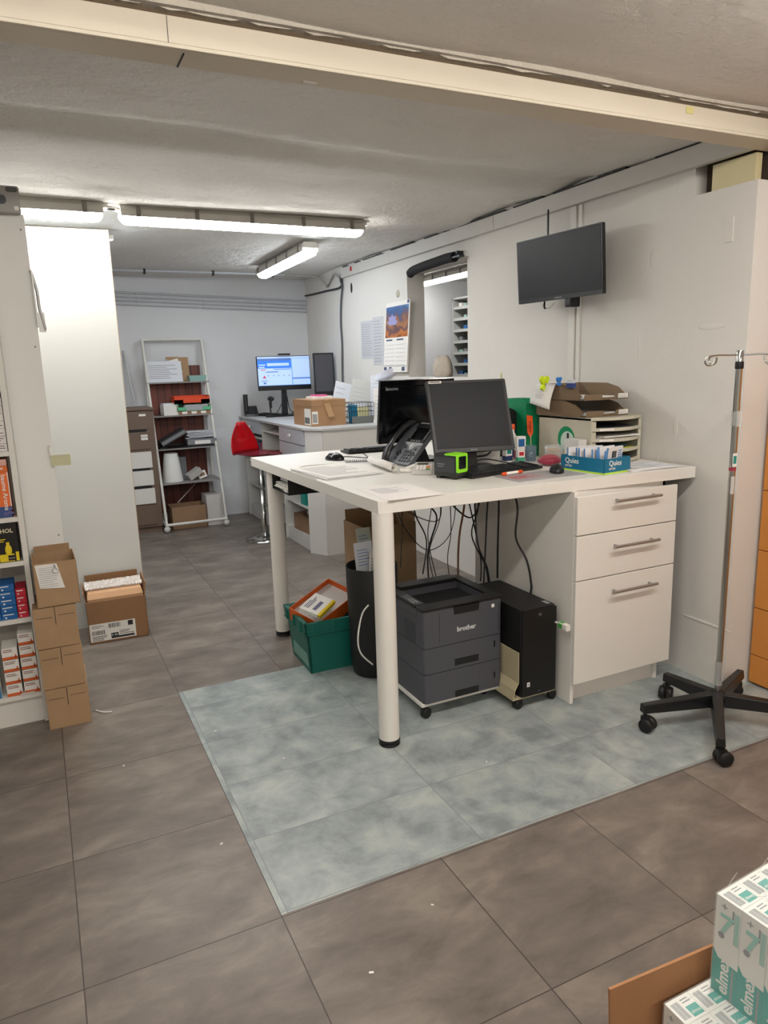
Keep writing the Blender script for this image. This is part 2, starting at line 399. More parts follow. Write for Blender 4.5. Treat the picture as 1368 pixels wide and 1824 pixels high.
# trunking along the top of the right wall
b = MB()
for ya, yb in ((2.115, 3.9), (3.903, 5.35), (5.353, 6.36)): b.box(XR-.035, XR, ya, yb, 2.292, 2.378)
struct('trim_2', b, mat('trunking_white', '#c9c6c0', .5, var=.04), bevel=.002)
b = MB()
for k in range(46):
    ya = 2.16+k*.09; h = .003+.004*random.random()
    if random.random() < .8: b.box(XR-.04, XR-.002, ya, ya+.09, 2.379, 2.381+h)
struct('trim_2_gap_shade', b, blk_m)  # black strips stand in for the shade in the gap above the trunking
# vertical trunking behind the wall screen
b = MB(); b.box(XR-.014, XR, 3.165, 3.21, 1.02, 2.29); b.box(XR-.009, XR, 3.125, 3.152, 1.02, 2.29); struct('trim_4', b, white, bevel=.001)
b = MB(); b.box(XR-.004, XR, 2.2, 2.24, 1.96, 2.06); b.ball((XR, 2.6, .62), (.002, .13, .008)); b.ball((XR, 2.45, 1.18), (.002, .015, .05)); b.ball((XR, 2.22, .28), (.003, .14, .008)); b.ball((XR, 2.28, 1.62), (.0015, .07, .012)); b.ball((XR, 2.55, .95), (.0015, .012, .09)); b.ball((XR, 2.7, 1.55), (.0015, .01, .07)); b.ball((XR, 2.62, 1.95), (.0012, .03, .05)); struct('wall_right_patch', b, wallm)
# conduits on the far wall
cm = mat('conduit_white', '#b9bbc0', .5)
for k, (zl, zr, rr) in enumerate(((2.245, 2.182, .011), (2.205, 2.142, .008), (2.170, 2.108, .008), (2.135, 2.072, .007))):
    b = MB(); b.tube([(-.6, 7.40, zl+.048), (XR-.002, 7.40, zr)], rr, 10, smooth=False)
    for cx in (.99, 1.62, 2.2):
        zc = zl+(zr-zl)*(cx-.8)/1.88; b.cb((cx, 7.405, zc), (.018, .035, rr*2.1))
    tag(b.build('conduit', cm), ['highest and thickest white conduit along the far wall', 'second white conduit from the top along the far wall', 'third white conduit from the top along the far wall', 'lowest white conduit along the far wall'][k], 'conduit', 'conduits on the far wall')
b = MB(); b.tube([(-.6, 6.81, 2.372), (1.85, 6.81, 2.368), (2.3, 6.84, 2.368)], .011, 8, smooth=False)
cc = b.build('ceiling_conduit', cm); tag(cc, 'single pale conduit along the ceiling near the far wall', 'conduit')
for cx in (.2, .99, 1.59, 2.15):
    b = MB(); b.box(cx-.009, cx+.009, 6.795, 6.825, 2.342, 2.386); b.build('clip', blk_m, cc)

# adjoining room seen through the opening
b = MB(); b.box(T2, 5.5, 2.5, 7.6, -.1, 0); struct('floor', b, floor_brown)
b = MB(); b.box(T2, 5.5, 2.5, 7.6, 2.42, 2.5); struct('ceiling', b, ceilm)
b = MB(); b.box(5.4, 5.5, 2.5, 7.6, 0, 2.42); struct('wall_side_room', b, wallm)
b = MB(); b.box(3.2, 5.5, 2.45, 2.5, 0, 2.42); struct('wall_side_room_front', b, wallm)

# ================================================================== LAMPS
diffs = {}
def diffuser(key, col, s):
    if key not in diffs: diffs[key] = mat('diffuser_'+key, '#f4f4f0', .4, emit=col, es=s)
    return diffs[key]
house_m = mat('lamp_housing', '#b9b6ae', .5)
clip_m = mat('clip_grey', '#77736c', .5)
def tube_light(L, x, y, z, rz, label, key, col, s, group, nclip=5):
    t = thing('tube_light', label, 'ceiling light', (x, y, z), rz, group)
    h = MB(); h.prism([(-.062, -.002), (-.064, .034), (-.045, .062), (.045, .062), (.064, .034), (.062, -.002), (.058, -.002), (.058, .02), (-.058, .02), (-.058, -.002)], -L/2, L/2, 'x')
    h.prism([(-.03, .03), (-.03, .055), (.03, .055), (.03, .03)], L/2, L/2+.03, 'x')
    h.build('housing', house_m, t, bevel=.003)
    d = MB(); n = 10; prof = []
    sec = [(-.056, .014), (-.056, -.006), (-.046, -.026), (-.02, -.036), (.02, -.036), (.046, -.026), (.056, -.006), (.056, .014)]
    vs = []; fs = []; K = len(sec)
    st = [(-L/2, .62, .55), (-L/2+.012, .86, .85), (-L/2+.03, 1, 1), (L/2-.03, 1, 1), (L/2-.012, .86, .85), (L/2, .62, .55)]
    for xx, sy, sz in st:
        for a, c in sec: vs.append((xx, a*sy, .014+(c-.014)*sz))
    for i in range(len(st)-1):
        for k in range(K-1): fs.append((i*K+k, i*K+k+1, (i+1)*K+k+1, (i+1)*K+k))
    fs += [tuple(range(K)), tuple(range((len(st)-1)*K+K-1, (len(st)-1)*K-1, -1))]
    d.add(vs, fs, sm=True); d.build('diffuser', diffuser(key, col, s), t)
    for i in range(nclip):
        xx = -L/2+.09+(L-.18)*i/(nclip-1)
        for sgn in (-1, 1):
            c = MB(); c.box(xx-.011, xx+.011, sgn*.064-.004, sgn*.064+.004, -.004, .05); c.box(xx-.006, xx+.006, sgn*.068-.004, sgn*.068+.004, .012, .034)
            c.build('clip', clip_m, t, bevel=.001)
    return t
tube_light(1.44, 1.245, 4.33, 2.325, R(1), 'long lit tube light under the ceiling in the middle of the room', 'mid', LIGHT_MID, P_MID, None)
tube_light(1.44, -.285, 4.27, 2.325, R(1), 'lit tube light hanging above the tall white partition at left', 'mid', LIGHT_MID, P_MID, None)
tube_light(1.36, 1.92, 5.76, 2.315, R(88), 'short lit tube light pointing towards the far wall near the right wall', 'far', LIGHT_FAR, P_FAR, None)
tube_light(1.3, -.115, 5.07, 2.30, R(1), 'tube light whose end peeps out behind the tall white partition', 'far', LIGHT_FAR, P_FAR, None)
tube_light(1.27, 3.95, 6.55, 2.36, R(90), 'lit tube light in the next room seen through the wall opening', 'side', LIGHT_MID, P_SIDE, None)
tube_light(1.44, 1.95, 1.1, 2.365, 0, 'tube light before the beam, nearer the right wall', 'front', LIGHT_FRONT, P_FRONT, 'front tube lights')
tube_light(1.44, .3, 1.1, 2.365, 0, 'tube light before the beam, farther from the right wall', 'front', LIGHT_FRONT, P_FRONT, 'front tube lights')
tube_light(1.44, 1.2, -1.3, 2.365, 0, 'tube light at the rear of the room, nearer the right wall', 'back', LIGHT_FRONT, P_BACK, 'front tube lights')
tube_light(1.44, -.6, -1.3, 2.365, 0, 'tube light at the rear of the room, farther from the right wall', 'back', LIGHT_FRONT, P_BACK, 'front tube lights')
b = MB(); b.tube([(.435, 4.28, 2.355), (.48, 4.285, 2.362), (.525, 4.30, 2.355)], .012); b.box(.46, .5, 4.27, 4.30, 2.35, 2.356, 1)
tag(b.build('lamp_cable', [white, blk_m]), 'short white cable joining the two tube lights in line', 'cable')

# ================================================================== COUNTER
TZ = 1.005
t = thing('worktop', 'thick white worktop on round white legs across the middle of the room', 'worktop', (1.88, 3.2, 0))
b = MB((1.88, 3.2, 0)); b.hexa([(1.103, 2.372, .955), (2.672, 2.305, .955), (2.672, 4.03, .955), (1.075, 4.02, .955), (1.103, 2.372, TZ), (2.672, 2.305, TZ), (2.672, 4.03, TZ), (1.075, 4.02, TZ)])
b.build('tabletop', white2, t, bevel=.002)
for x, y in ((1.136, 2.405), (1.137, 3.79)):
    b = MB((1.88, 3.2, 0)); b.lathe([(.0415, .028), (.0415, .955)], (x, y, 0), 32)
    l = b.build('leg', white2, t)
    b = MB((1.88, 3.2, 0)); b.lathe([(.042, 0), (.043, .006), (.038, .01), (.038, .014), (.043, .017), (.043, .026), (.0395, .03)], (x, y, 0), 32); b.build('foot', rub, l)
# drawer cabinet under its right end
t = thing('drawer_cabinet', 'white three-drawer cabinet with bar handles under the right end of the worktop', 'drawer cabinet', (2.27, 2.7, 0))
o_ = (2.27, 2.7, 0)
b = MB(o_); b.box(1.985, 2.003, 2.318, 3.08, 0, .955); b.box(2.003, 2.52, 2.335, 3.08, .10, .955); b.box(2.502, 2.52, 2.335, 3.08, 0, .955); b.build('carcass', white2, t, bevel=.001)
b = MB(o_); b.box(2.003, 2.535, 2.352, 2.37, 0, .10); b.build('plinth', white2, t)
for z0, z1, zh in ((.771, .935, .905), (.571, .766, .704), (.098, .566, .500)):
    b = MB(o_); b.box(1.986, 2.556, 2.298, 2.317, z0, z1); d = b.build('drawer', white2, t, bevel=.0015)
    b = MB(o_); b.tube([(2.17, 2.268, zh), (2.43, 2.268, zh)], .0065, 14, smooth=False)
    for hx_ in (2.195, 2.405): b.tube([(hx_, 2.268, zh), (hx_, 2.299, zh)], .005, 10, smooth=False)
    b.build('handle', steel, d)
# black tray fixed under the worktop edge
t = thing('document_tray', 'black open tray of white papers fixed under the left edge of the worktop', 'tray', (1.25, 3.57, .87))
b = MB((1.25, 3.57, .87)); b.box(1.10, 1.42, 3.43, 3.70, .868, .872); b.box(1.10, 1.42, 3.43, 3.434, .868, .954); b.box(1.10, 1.42, 3.696, 3.70, .868, .954); b.box(1.416, 1.42, 3.43, 3.70, .868, .954); b.build('shell', blk_m, t)
for k in range(6):
    b = MB(); b.at((1.26+random.uniform(-.01, .01), 3.57, .874+k*.006), random.uniform(-.1, .1)); b.cb((0, 0, .002), (.29, .21, .004)); tag(b.build('paper', paper), 'white paper, %s in the black tray under the worktop' % nth(k, 7), 'paper', 'papers in the under-desk tray')
b = MB(); b.at((1.27, 3.56, .916), .05, ry=.06); b.cb((0, 0, .002), (.28, .17, .012)); tag(b.build('envelope', paper2), 'white envelope, topmost in the black tray under the worktop', 'envelope')

# ================================================================== MONITORS
def monitor(name, label, W_, H_, loc, rz, tilt, front, lift=.09, back_logo=None, neck=True, base=(.2, .16), chin=.016, bez=.014, logo=None, em=None, cat='monitor', sticker=None):
    """loc = base centre on the surface; panel faces local -Y"""
    t = thing(name, label, cat, loc, rz)
    def P(mb): return mb.at((0, 0, lift), 0, rx=-tilt)
    b = P(MB()); b.rbox(-W_/2, W_/2, 0, .022, 0, H_, .006, 'y'); b.rbox(-W_/2+.03, W_/2-.03, .02, .042, .03, H_-.03, .01, 'y')
    c = b.build('casing', front, t, bevel=.002)
    b = P(MB()); b.box(-W_/2+bez, W_/2-bez, -.0012, 0, chin+.008, H_-bez); s_ = b.build('screen', em or scr, t)
    b = P(MB())
    for f in (0, 1): b.box(-W_/2+bez-.003, W_/2-bez+.003, -.002, 0, (chin+.005, H_-bez)[f], (chin+.008, H_-bez+.003)[f])
    b.build('inner_bezel', blk_m, t)
    if logo:
        b = P(MB()); b.text(logo, .012, (-.025, -.0005, .006), X, Z, bold=.02); b.build('lettering', mat('logo_grey', '#8b8d90', .4), t)
    if back_logo:
        b = P(MB()); b.text(back_logo, .026, (W_/2-.02, .0425, H_-.045), -X, Z, bold=.01)
        b.build('lettering', mat('logo_grey', '#8b8d90', .4), t)
        b = P(MB()); b.box(-W_/2+.06, W_/2-.06, .042, .046, .05, H_-.08); b.box(-W_/2+.09, -W_/2+.13, .046, .048, .10, .103); b.box(W_/2-.13, W_/2-.09, .046, .048, .10, .103); b.build('vent_panel', blk_g, t)
    if sticker:
        b = P(MB()); b.box(-W_/2+.012, -W_/2+.075, -.002, 0, H_-.013, H_-.001); b.lines((-W_/2+.016, -.002, H_-.01), X, Z, 0, .05, 0, .006, 1, 1, .6, rag=0); b.build('label_strip', [paper, ink_d], t)
    if neck:
        b = MB(); yt = .030+math.tan(tilt)*H_*.3; b.hexa([(-.03, .045, .010), (.03, .045, .010), (.03, .075, .010), (-.03, .075, .010), (-.022, yt, lift+H_*.3), (.022, yt, lift+H_*.3), (.022, yt+.03, lift+H_*.3), (-.022, yt+.03, lift+H_*.3)]); b.build('neck', blk, t, bevel=.004)
        b = MB(); b.rbox(-base[0]/2, base[0]/2, -.03, base[1]-.03, 0, .012, .03); b.build('stand_base', blk, t, bevel=.003)
    return t
monitor('monitor', 'black monitor facing the camera on the worktop, white label strip at its top left', .40, .346, (1.82, 2.813, TZ), R(-9.8), R(20), blk, .089, logo='lenovo', sticker=True, base=(.24, .18))
monitor('monitor', 'black monitor on the worktop seen from behind, maker name on its back', .43, .325, (1.785, 3.37, TZ), R(180), R(9), blk_g, .098, back_logo='lenovo', base=(.22, .18))

# keyboards
keym = mat('key_black', '#232427', .5)
def keyboard(label, loc, rz, W_=.44, D_=.135):
    t = thing('keyboard', label, 'keyboard', loc, rz)
    b = MB(); b.hexa([(-W_/2, -D_/2, .003), (W_/2, -D_/2, .003), (W_/2, D_/2, .008), (-W_/2, D_/2, .008), (-W_/2, -D_/2, .013), (W_/2, -D_/2, .013), (W_/2, D_/2, .022), (-W_/2, D_/2, .022)])
    b.box(-W_/2+.02, W_/2-.02, -D_/2+.01, D_/2-.01, 0, .006); b.build('case', blk, t, bevel=.002)
    b = MB(); w = (W_-.03)/21
    for r_ in range(6):
        y = -D_/2+.014+r_*(D_-.028)/5.6; z = .013+.009*(y+D_/2)/D_; x = -W_/2+.015; k = 0
        while k < 21:
            n = 6 if (r_ == 0 and k == 4) else 1
            if k not in (15, 19): 
                b.box(x+k*w+.0012, x+(k+n)*w-.0012, y, y+.0145, z, z+.007)
            k += n
    b.build('keys', keym, t); t.children[-1]['kind'] = 'stuff'
    return t
keyboard('black keyboard in front of the monitor that faces the camera', (1.865, 2.70, TZ), R(9))
keyboard('black keyboard behind the monitor seen from its back', (1.80, 3.83, TZ), R(178))
def mouse(label, loc, rz, m=blk, wheel=grey_p, sc=1.):
    t = thing('mouse', label, 'computer mouse', loc, rz)
    b = MB(); vs = []; b.ball((0, 0, .006), (.031*sc, .056*sc, .030*sc), 20, k=12)
    b.v = [(x, y, max(z, 0)*(1-.25*(y/.056 if y > 0 else 0)**2)) for x, y, z in b.v]; b.build('body', m, t)
    b = MB(); b.cyl((-.004, .030*sc, .026*sc), .006, .008, 12, ax='x'); b.build('wheel', wheel, t)
    return t
mouse('black mouse with a cord on the left part of the worktop', (1.425, 3.60, TZ), R(25), blk_g, mid_grey, 1.15)
mouse('round black mouse on the mouse pad beside the blue box', (2.062, 2.53, TZ+.0035), R(-35), blk, grey_d, 1.05)
b = MB(); b.tube([(1.45, 3.65, TZ+.006), (1.52, 3.66, TZ+.004), (1.57, 3.58, TZ+.004), (1.60, 3.55, TZ+.004), (1.66, 3.75, TZ+.004)], .0025); tag(b.build('cord', blk), 'thin black cord running from the mouse on the left part of the worktop', 'cord')
b = MB(); pts = [(1.42+.0022*i, 3.44-.0008*i+.0055*math.sin(i*1.5), TZ+.009+.0055*math.cos(i*1.5)) for i in range(80)]
b.tube(pts, .0021, 5); tag(b.build('coiled_cord', blk), 'coiled black telephone cord beside the paper roll', 'cord')
# mouse pad, pen, red case
b = MB(); b.box(1.775, 2.135, 2.415, 2.60, TZ, TZ+.003); b.box(1.79, 1.95, 2.46, 2.57, TZ+.003, TZ+.0034, 1); b.lines((1.80, 2.47, TZ+.0034), X, Y, 0, .12, 0, .08, 5, 2, rag=.6)
tag(b.build('mouse_pad', [mat('pad_grey', '#a9a7a8', .5), mat('pad_pink', '#b39a9c', .6), mat('pad_red', '#a8646c', .6)]), 'thin grey and pink mouse pad at the front of the worktop', 'mouse pad')
t = thing('marker_pen', 'white marker pen with orange ends lying on the mouse pad', 'pen', (1.86, 2.588, TZ+.0045), R(8))
b = MB(); b.at((0, 0, .007), 0); b.lathe([(.007, -.035), (.007, .035)], ax='x', n=14); b.build('barrel', paper, t)
b = MB(); b.lathe([(.004, .066), (.0075, .062), (.0075, .034)], (0, 0, .007), 14, ax='x'); b.build('cap', orange_b, t)
b = MB(); b.lathe([(.005, -.058), (.0075, -.052), (.0075, -.035)], (0, 0, .007), 14, ax='x'); b.build('end_plug', orange_b, t)
b = MB(); b.at((2.185, 2.735, TZ+.0), R(-20)); b.ball((0, 0, .024), (.06, .045, .024), 24); b.ball((0, 0, .028), (.05, .036, .026), 24, 1)
tag(b.build('plastic_case', [mat('pink_plastic', '#a83a50', .12, alpha=.7), mat('pale_red_plastic', '#a5555c', .12)]), 'small oval red plastic case behind the round black mouse', 'case')

# ================================================================== PHONE
t = thing('desk_phone', 'grey desk telephone propped up at left of the front monitor', 'telephone', (1.592, 3.20, TZ), R(-84))
tl = R(46)
def F(mb): return mb.at((0, 0, .012), 0, rx=tl)
b = F(MB()); b.rbox(-.105, .115, 0, .255, -.022, 0, .012); b.build('body', mat('phone_grey', '#6a6e74', .4), t, bevel=.003)
b = MB(); b.hexa([(-.06, .05, 0), (.07, .05, 0), (.07, .17, 0), (-.06, .17, 0), (-.04, .07, .07), (.05, .07, .07), (.05, .13, .13), (-.04, .13, .13)]); b.build('stand', blk, t, bevel=.003)
b = F(MB()); b.rbox(-.032, .112, .135, .252, 0, .004, .006); b.build('display_surround', blk, t)
b = F(MB()); b.box(-.01, .088, .155, .225, .004, .0052); b.build('display', blk_g, t)
b = F(MB()); b.box(-.02, .105, .2545, .262, -.03, .002); b.build('top_trim', mat('silver_plastic', '#b8babc', .35), t)
b = F(MB()); b.prism([(-.032, .135), (.112, .135), (.112, .124), (.066, .112), (.046, .088), (.034, .088), (.014, .112), (-.032, .124)], 0, .003); b.build('silver_band', mat('silver_plastic', '#b8babc', .35), t)
b = F(MB()); b.cyl((.04, .112, .003), .013, .004, 20); b.build('navigation_button', mat('silver_light', '#d4d6d8', .3), t)
b = F(MB())
for r_ in range(4):
    for c_ in range(3): b.rbox(.01+c_*.021, .027+c_*.021, .014+r_*.0185, .027+r_*.0185, 0, .004, .003)
for x, y in ((-.03, .05), (-.018, .062), (-.03, .074), (-.042, .062), (-.03, .03), (.088, .05), (.1, .062), (.088, .074), (.076, .062), (.088, .02), (.088, .034), (.1, .027), (.085, .095), (-.01, .1)): b.rbox(x-.006, x+.006, y-.005, y+.005, 0, .004, .002)
b.build('keypad', mat('phone_key', '#2b2d31', .4), t); t.children[-1]['kind'] = 'stuff'
b = F(MB())
for k in range(5): b.cyl((-.024, .162+k*.013, .004), .0032, .002, 10); b.cyl((.101, .162+k*.013, .004), .0032, .002, 10)
for k in range(4): b.cyl((.008+k*.022, .143, .004), .0038, .002, 10)
b.build('side_buttons', mat('lit_button', '#c9ccce', .4), t); t.children[-1]['kind'] = 'stuff'
b = F(MB()); hp = []
for i in range(13):
    u = i/12; hp.append((-.075, -.008+u*.262, .018+.034*math.sin(PI*u)**.7))
b2 = F(MB()); w = .024
vs = []; fs = []
for i, p in enumerate(hp):
    u = i/12; ww = w*(1.15 if (u < .22 or u > .78) else .9); th = .016 if .25 < u < .75 else .026
    for a in range(10):
        q = 2*PI*a/10; vs.append((p[0]+ww*math.cos(q), p[1], p[2]-.004+th*.62*math.sin(q)))
for i in range(12):
    for a in range(10): fs.append((i*10+a, i*10+(a+1) % 10, (i+1)*10+(a+1) % 10, (i+1)*10+a))
fs += [tuple(range(9, -1, -1)), tuple(range(120, 130))]
b2.add(vs, fs, sm=True); b2.build('handset', mat('handset_dark', '#2a2b2e', .3), t, bevel=.002)

# card terminal
t = thing('card_terminal', 'small white card reader with orange keys beside the telephone', 'card reader', (1.585, 2.90, TZ), R(-33))
b = MB(); b.hexa([(-.05, -.075, 0), (.05, -.075, 0), (.047, .075, 0), (-.047, .075, 0), (-.045, -.07, .016), (.045, -.07, .016), (.042, .07, .042), (-.042, .07, .042)]); b.build('casing', mat('terminal_white', '#c9c7c0', .45), t, bevel=.006, seg=3)
tx = Matrix.Rotation(math.atan2(.026, .14), 4, 'X')
def G(mb): mb.T = Matrix.Translation((0, -.07, .0165)) @ tx; return mb
b = G(MB()); b.box(-.028, .022, .095, .12, 0, .001); b.build('display', mat('lcd', '#53554f', .3), t)
b = G(MB())
for r_ in range(4):
    for c_ in range(3): b.rbox(-.03+c_*.016, -.018+c_*.016, .022+r_*.017, .033+r_*.017, 0, .003, .003)
b.build('keypad', paper, t)
for k, mm in enumerate((mat('key_green', '#5e9a6a', .4), mat('key_yellow', '#c9b25a', .4), orange_b)):
    b = G(MB()); b.rbox(.018, .034, .022+k*.017, .033+k*.017, 0, .003, .003); b.build('key', mm, t)
# laser level
t = thing('laser_level', 'small black and neon green laser level at the foot of the front monitor', 'laser level', (1.605, 2.69, TZ), R(20))
b = MB(); b.rbox(-.036, .036, -.065, .065, .012, .108, .008); b.rbox(-.03, .03, -.055, -.03, 0, .014, .003); b.rbox(-.03, .03, .03, .055, 0, .014, .003); b.build('body', mat('laser_dark', '#2c302d', .3), t, bevel=.002)
b = MB(); b.rbox(-.038, .038, -.068, -.064, .03, .112, .01, 'y'); b.rbox(-.038, .038, -.066, .0, .104, .111, .003); b.build('neon_frame', neon, t, bevel=.001)
b = MB(); b.rbox(-.024, .024, -.0705, -.067, .046, .1, .006, 'y'); b.build('lens_window', blk_g, t)
b = MB(); b.rbox(-.0375, -.0355, -.055, .055, .03, .095, .004, 'x'); b.lines((-.0376, .04, .03), -Y, Z, 0, .05, .02, .04, 2, 1); b.build('side_label', [grey_d, mid_grey], t)

# papers on the counter
def sheet(name, label, c, w, h, rz, z, th=.0008, m=paper, group=None, n=0, x0=.1, x1=.9, cat='paper', y0=.1, y1=.9):
    b = MB(); b.at((0, 0, 0), 0); b.box(-w/2, w/2, -h/2, h/2, 0, th)
    if n: b.lines((-w/2, -h/2, th), X, Y, w*x0, w*x1, h*y0, h*y1, n, 1, .35, .0004, .5)
    o = b.build(name, [m, ink], loc=(c[0], c[1], z)); o.rotation_euler = (0, 0, rz); return tag(o, label, cat, group)
def pile(n, label_base, c, w, h, rz, z, step=.0022, last='topmost', name='paper', jit=.02, group=None, mats_=(paper, paper2), lines=12):
    for k in range(n):
        sheet(name, label_base+', '+nth(k, n)+' one', (c[0]+random.uniform(-jit, jit)*.5, c[1]+random.uniform(-jit, jit)*.5), w, h, rz+random.uniform(-.05, .05), z+k*step, step*.9, mats_[k % 2], group, lines if k == n-1 else 0)
pile(5, 'large pale sheet in the loose pile left on the worktop', (1.255, 3.165), .29, .40, R(4), TZ+.0005, .0022, group='loose sheets on the left part of the worktop')
b = MB(); b.tube([(1.10, 3.28, TZ+.006), (1.095, 3.16, TZ+.003), (1.13, 3.40, TZ+.004)], .0016); 
b = MB(); b.tube([(1.36, 3.42, TZ+.004), (1.2, 3.44, TZ+.004), (1.108, 3.33, TZ+.004), (1.093, 3.14, TZ+.004), (1.098, 3.0, TZ+.003)], .0022); tag(b.build('string', mat('white_string', '#cfc9bf', .7)), 'pale cord curving round the loose sheets on the worktop', 'cord')
b = MB(); b.at((1.49, 3.14, TZ+.036), R(-97)); vs = []
sp = []
for i in range(60): a = i/60*2*PI*2.6; r_ = .010+.0125*i/60; sp.append((r_*math.cos(a), r_*math.sin(a)))
out = sp+[(x*.93, y*.93) for x, y in reversed(sp)]
b2 = MB(); b2.T = b.T
n = len(sp)
for i in range(n-1):
    (a, c), (d, e) = sp[i], sp[i+1]; q = 1-.0009/.02
    b2.add([(-.17, a, c), (-.17, d, e), (.17, d, e), (.17, a, c)], [(0, 1, 2, 3)], sm=True)
ro = b2.build('paper_roll', paper); so = ro.modifiers.new('s', 'SOLIDIFY'); so.thickness = .0012
ro.location = (0, 0, -.012); tag(ro, 'rolled white paper lying in front of the telephone', 'paper roll')
b = MB(); b.tube([(1.50, 2.97, TZ+.012), (1.56, 2.95, TZ+.006), (1.60, 3.0, TZ+.02), (1.58, 2.97, TZ+.026), (1.55, 3.0, TZ+.01)], .009, 8); tag(b.build('tape_scrap', paper), 'crumpled white strip between the paper roll and the card reader', 'paper scrap')
o = sheet('printed_sheet', 'printed sheet lying near the front left corner of the worktop', (1.262, 2.515), .235, .315, R(0), TZ+.0004, .0006, mat('paper_soft', '#e9e4e0', .8), None, 9, .15, .75, y0=.45, y1=.85)
# papers at the right end
pile(4, 'printed sheet at the right end of the worktop', (2.47, 2.435), .27, .17, R(-4), TZ+.0004, .0022, group='sheets at the right end of the worktop', lines=7)
b = MB(); b.ball((2.385, 2.385, TZ+.014), (.03, .016, .005)); tag(b.build('clear_dish', mat('pale_clear', '#e8e8e6', .15, alpha=.7)), 'small clear plastic piece on the sheets beside the blue box', 'plastic piece')

# blue box of sachets
t = thing('display_box', 'blue and lime open box holding white sachets at the front of the worktop', 'box', (2.245, 2.49, TZ), R(7))
lime = mat('lime', '#b4d94a', .5)
w, d, h = .085, .125, .068
for f, (x0, x1, y0, y1) in enumerate(((-w, w, -d, -d+.002), (-w, w, d-.002, d), (-w, -w+.002, -d, d), (w-.002, w, -d, d))):
    b = MB(); b.box(x0, x1, y0, y1, .008, h); b.box(x0-.0003, x1+.0003, y0-.0003, y1+.0003, 0, .008, 1)
    if f == 0: b.text('Quies', .034, (-.055, -d-.0002, .036), X, Z, 2, bold=.01); b.text('OPTIN', .014, (-.055, -d-.0002, .018), X, Z, 2)
    if f == 2: b.text('Quies', .034, (-w-.0002, .10, .036), -Y, Z, 2, bold=.01); b.text('OPTIN', .014, (-w-.0002, .10, .018), -Y, Z, 2)
    b.build('side', [teal_b, lime, paper], t)
b = MB(); b.box(-w, w, -d, d, 0, .002); b.build('base', teal_b, t)
pk = mat('sachet_white', '#e2e1e2', .5); bl_s = mat('sachet_blue', '#5b8fc9', .5)
for k in range(7):
    y = -.095+k*.03; 
    b = MB(); b.at((0, 0, 0), R(random.uniform(-6, 6)), rx=R(random.uniform(-6, 10))); hh = .105+random.uniform(-.006, .008); ww = .066+random.uniform(-.006, .008)
    b.box(-ww, ww, -.004, .004, 0, hh)
    if k < 2: b.patch((-ww, -.004, 0), X, Z, .0, .014, .05, hh, 1); b.bars((-ww, -.004, 0), X, Z, .045+.03*k, .075, .065, .095, 8, 2); b.lines((-ww, -.004, 0), X, Z, .09, .125, .06, .1, 4, 1)
    b.patch((-ww, .004, 0), Y*-1, Z, 0, .008, .06, .1, 1)
    o = b.build('sachet', [pk, bl_s, ink_d]); o.location = Matrix.Rotation(R(7), 4, 'Z') @ Vector((.004*((k % 3)-1), y, 0)) + Vector((2.245, 2.49, TZ+.003)); o.rotation_euler = (0, 0, R(7))
    tag(o, 'foremost white sachet box in the blue box' if k == 0 else 'flat white sachet box, %s from the front in the blue box' % ('first', 'second', 'third', 'fourth', 'fifth', 'sixth', 'last')[k], 'sachet box', 'sachet boxes in the blue box')

# tray cabinet
ox, oy = 2.50, 2.81
t = thing('filing_drawers', 'grey-beige four-tier desk filing unit against the right wall', 'desk organizer', (ox, oy, TZ))
def curve_front(x0, x1, yf, bulge, yb, n=12):
    return [(x0+(x1-x0)*i/n, yf-bulge*math.sin(PI*i/n)) for i in range(n+1)]+[(x1, yb), (x0, yb)]
b = MB((ox, oy, TZ)); x0, x1, yf, yb = 2.345, 2.66, 2.635, 3.03
b.box(x0, x0+.012, yf, yb, TZ, TZ+.218); b.box(x1-.008, x1, yf, yb, TZ, TZ+.218); b.box(x0, x1, yb-.008, yb, TZ, TZ+.218)
b.prism(curve_front(x0, x1, yf, .05, yb), TZ+.207, TZ+.221)
b.build('casing', beige, t, bevel=.002)
for k in range(4):
    z = TZ+.004+k*.0505
    b = MB((ox, oy, TZ)); b.prism(curve_front(x0+.012, x1-.008, yf, .045, yb-.01), z, z+.004); 
    fr = curve_front(x0+.010, x1-.006, yf, .048, yb)[:13]
    for i in range(12):
        (a, c), (d, e) = fr[i], fr[i+1]; hh = .016
        b.hexa([(a, c, z), (d, e, z), (d, e+.004, z), (a, c+.004, z), (a, c, z+hh), (d, e, z+hh), (d, e+.004, z+hh), (a, c+.004, z+hh)])
    b.box(x0+.001, x0+.03, yf-.002, yf+.004, z, z+.047); b.box(x1-.018, x1-.001, yf-.002, yf+.004, z, z+.047)
    tr = b.build('drawer', beige, t)
    b = MB((ox, oy, TZ)); b.patch((x0+.032, yf-.024, z+.003), Vector((.97, -.22, 0)), Z, 0, .075, 0, .01, 0); b.build('label_strip', paper, tr)
cols = [(grey_d, .02), (paper, .024), (yellow, .02), (red, .016)]
zk = lambda k: TZ+.009+(3-k)*.0505
def in_tray(name, label, k, mm, h, dx=0, dz=0, cat='folder', yo=0):
    b = MB(); b.at((ox+dx, oy-.02+yo, zk(k)+dz), R(random.uniform(-3, 3))); b.cb((0, 0, h/2), (.225, .32, h)); return tag(b.build(name, mm), label, cat)
in_tray('folder', 'dark folder in the top tray of the beige filing unit', 0, grey_d, .012)
in_tray('paper_stack', 'grey papers at the bottom of the second tray of the filing unit', 1, mat('paper_grey', '#b7b8bc', .8), .014, cat='papers'); in_tray('booklet', 'white booklet on top in the second tray of the filing unit', 1, paper, .006, .02, .0145, 'booklet', -.02)
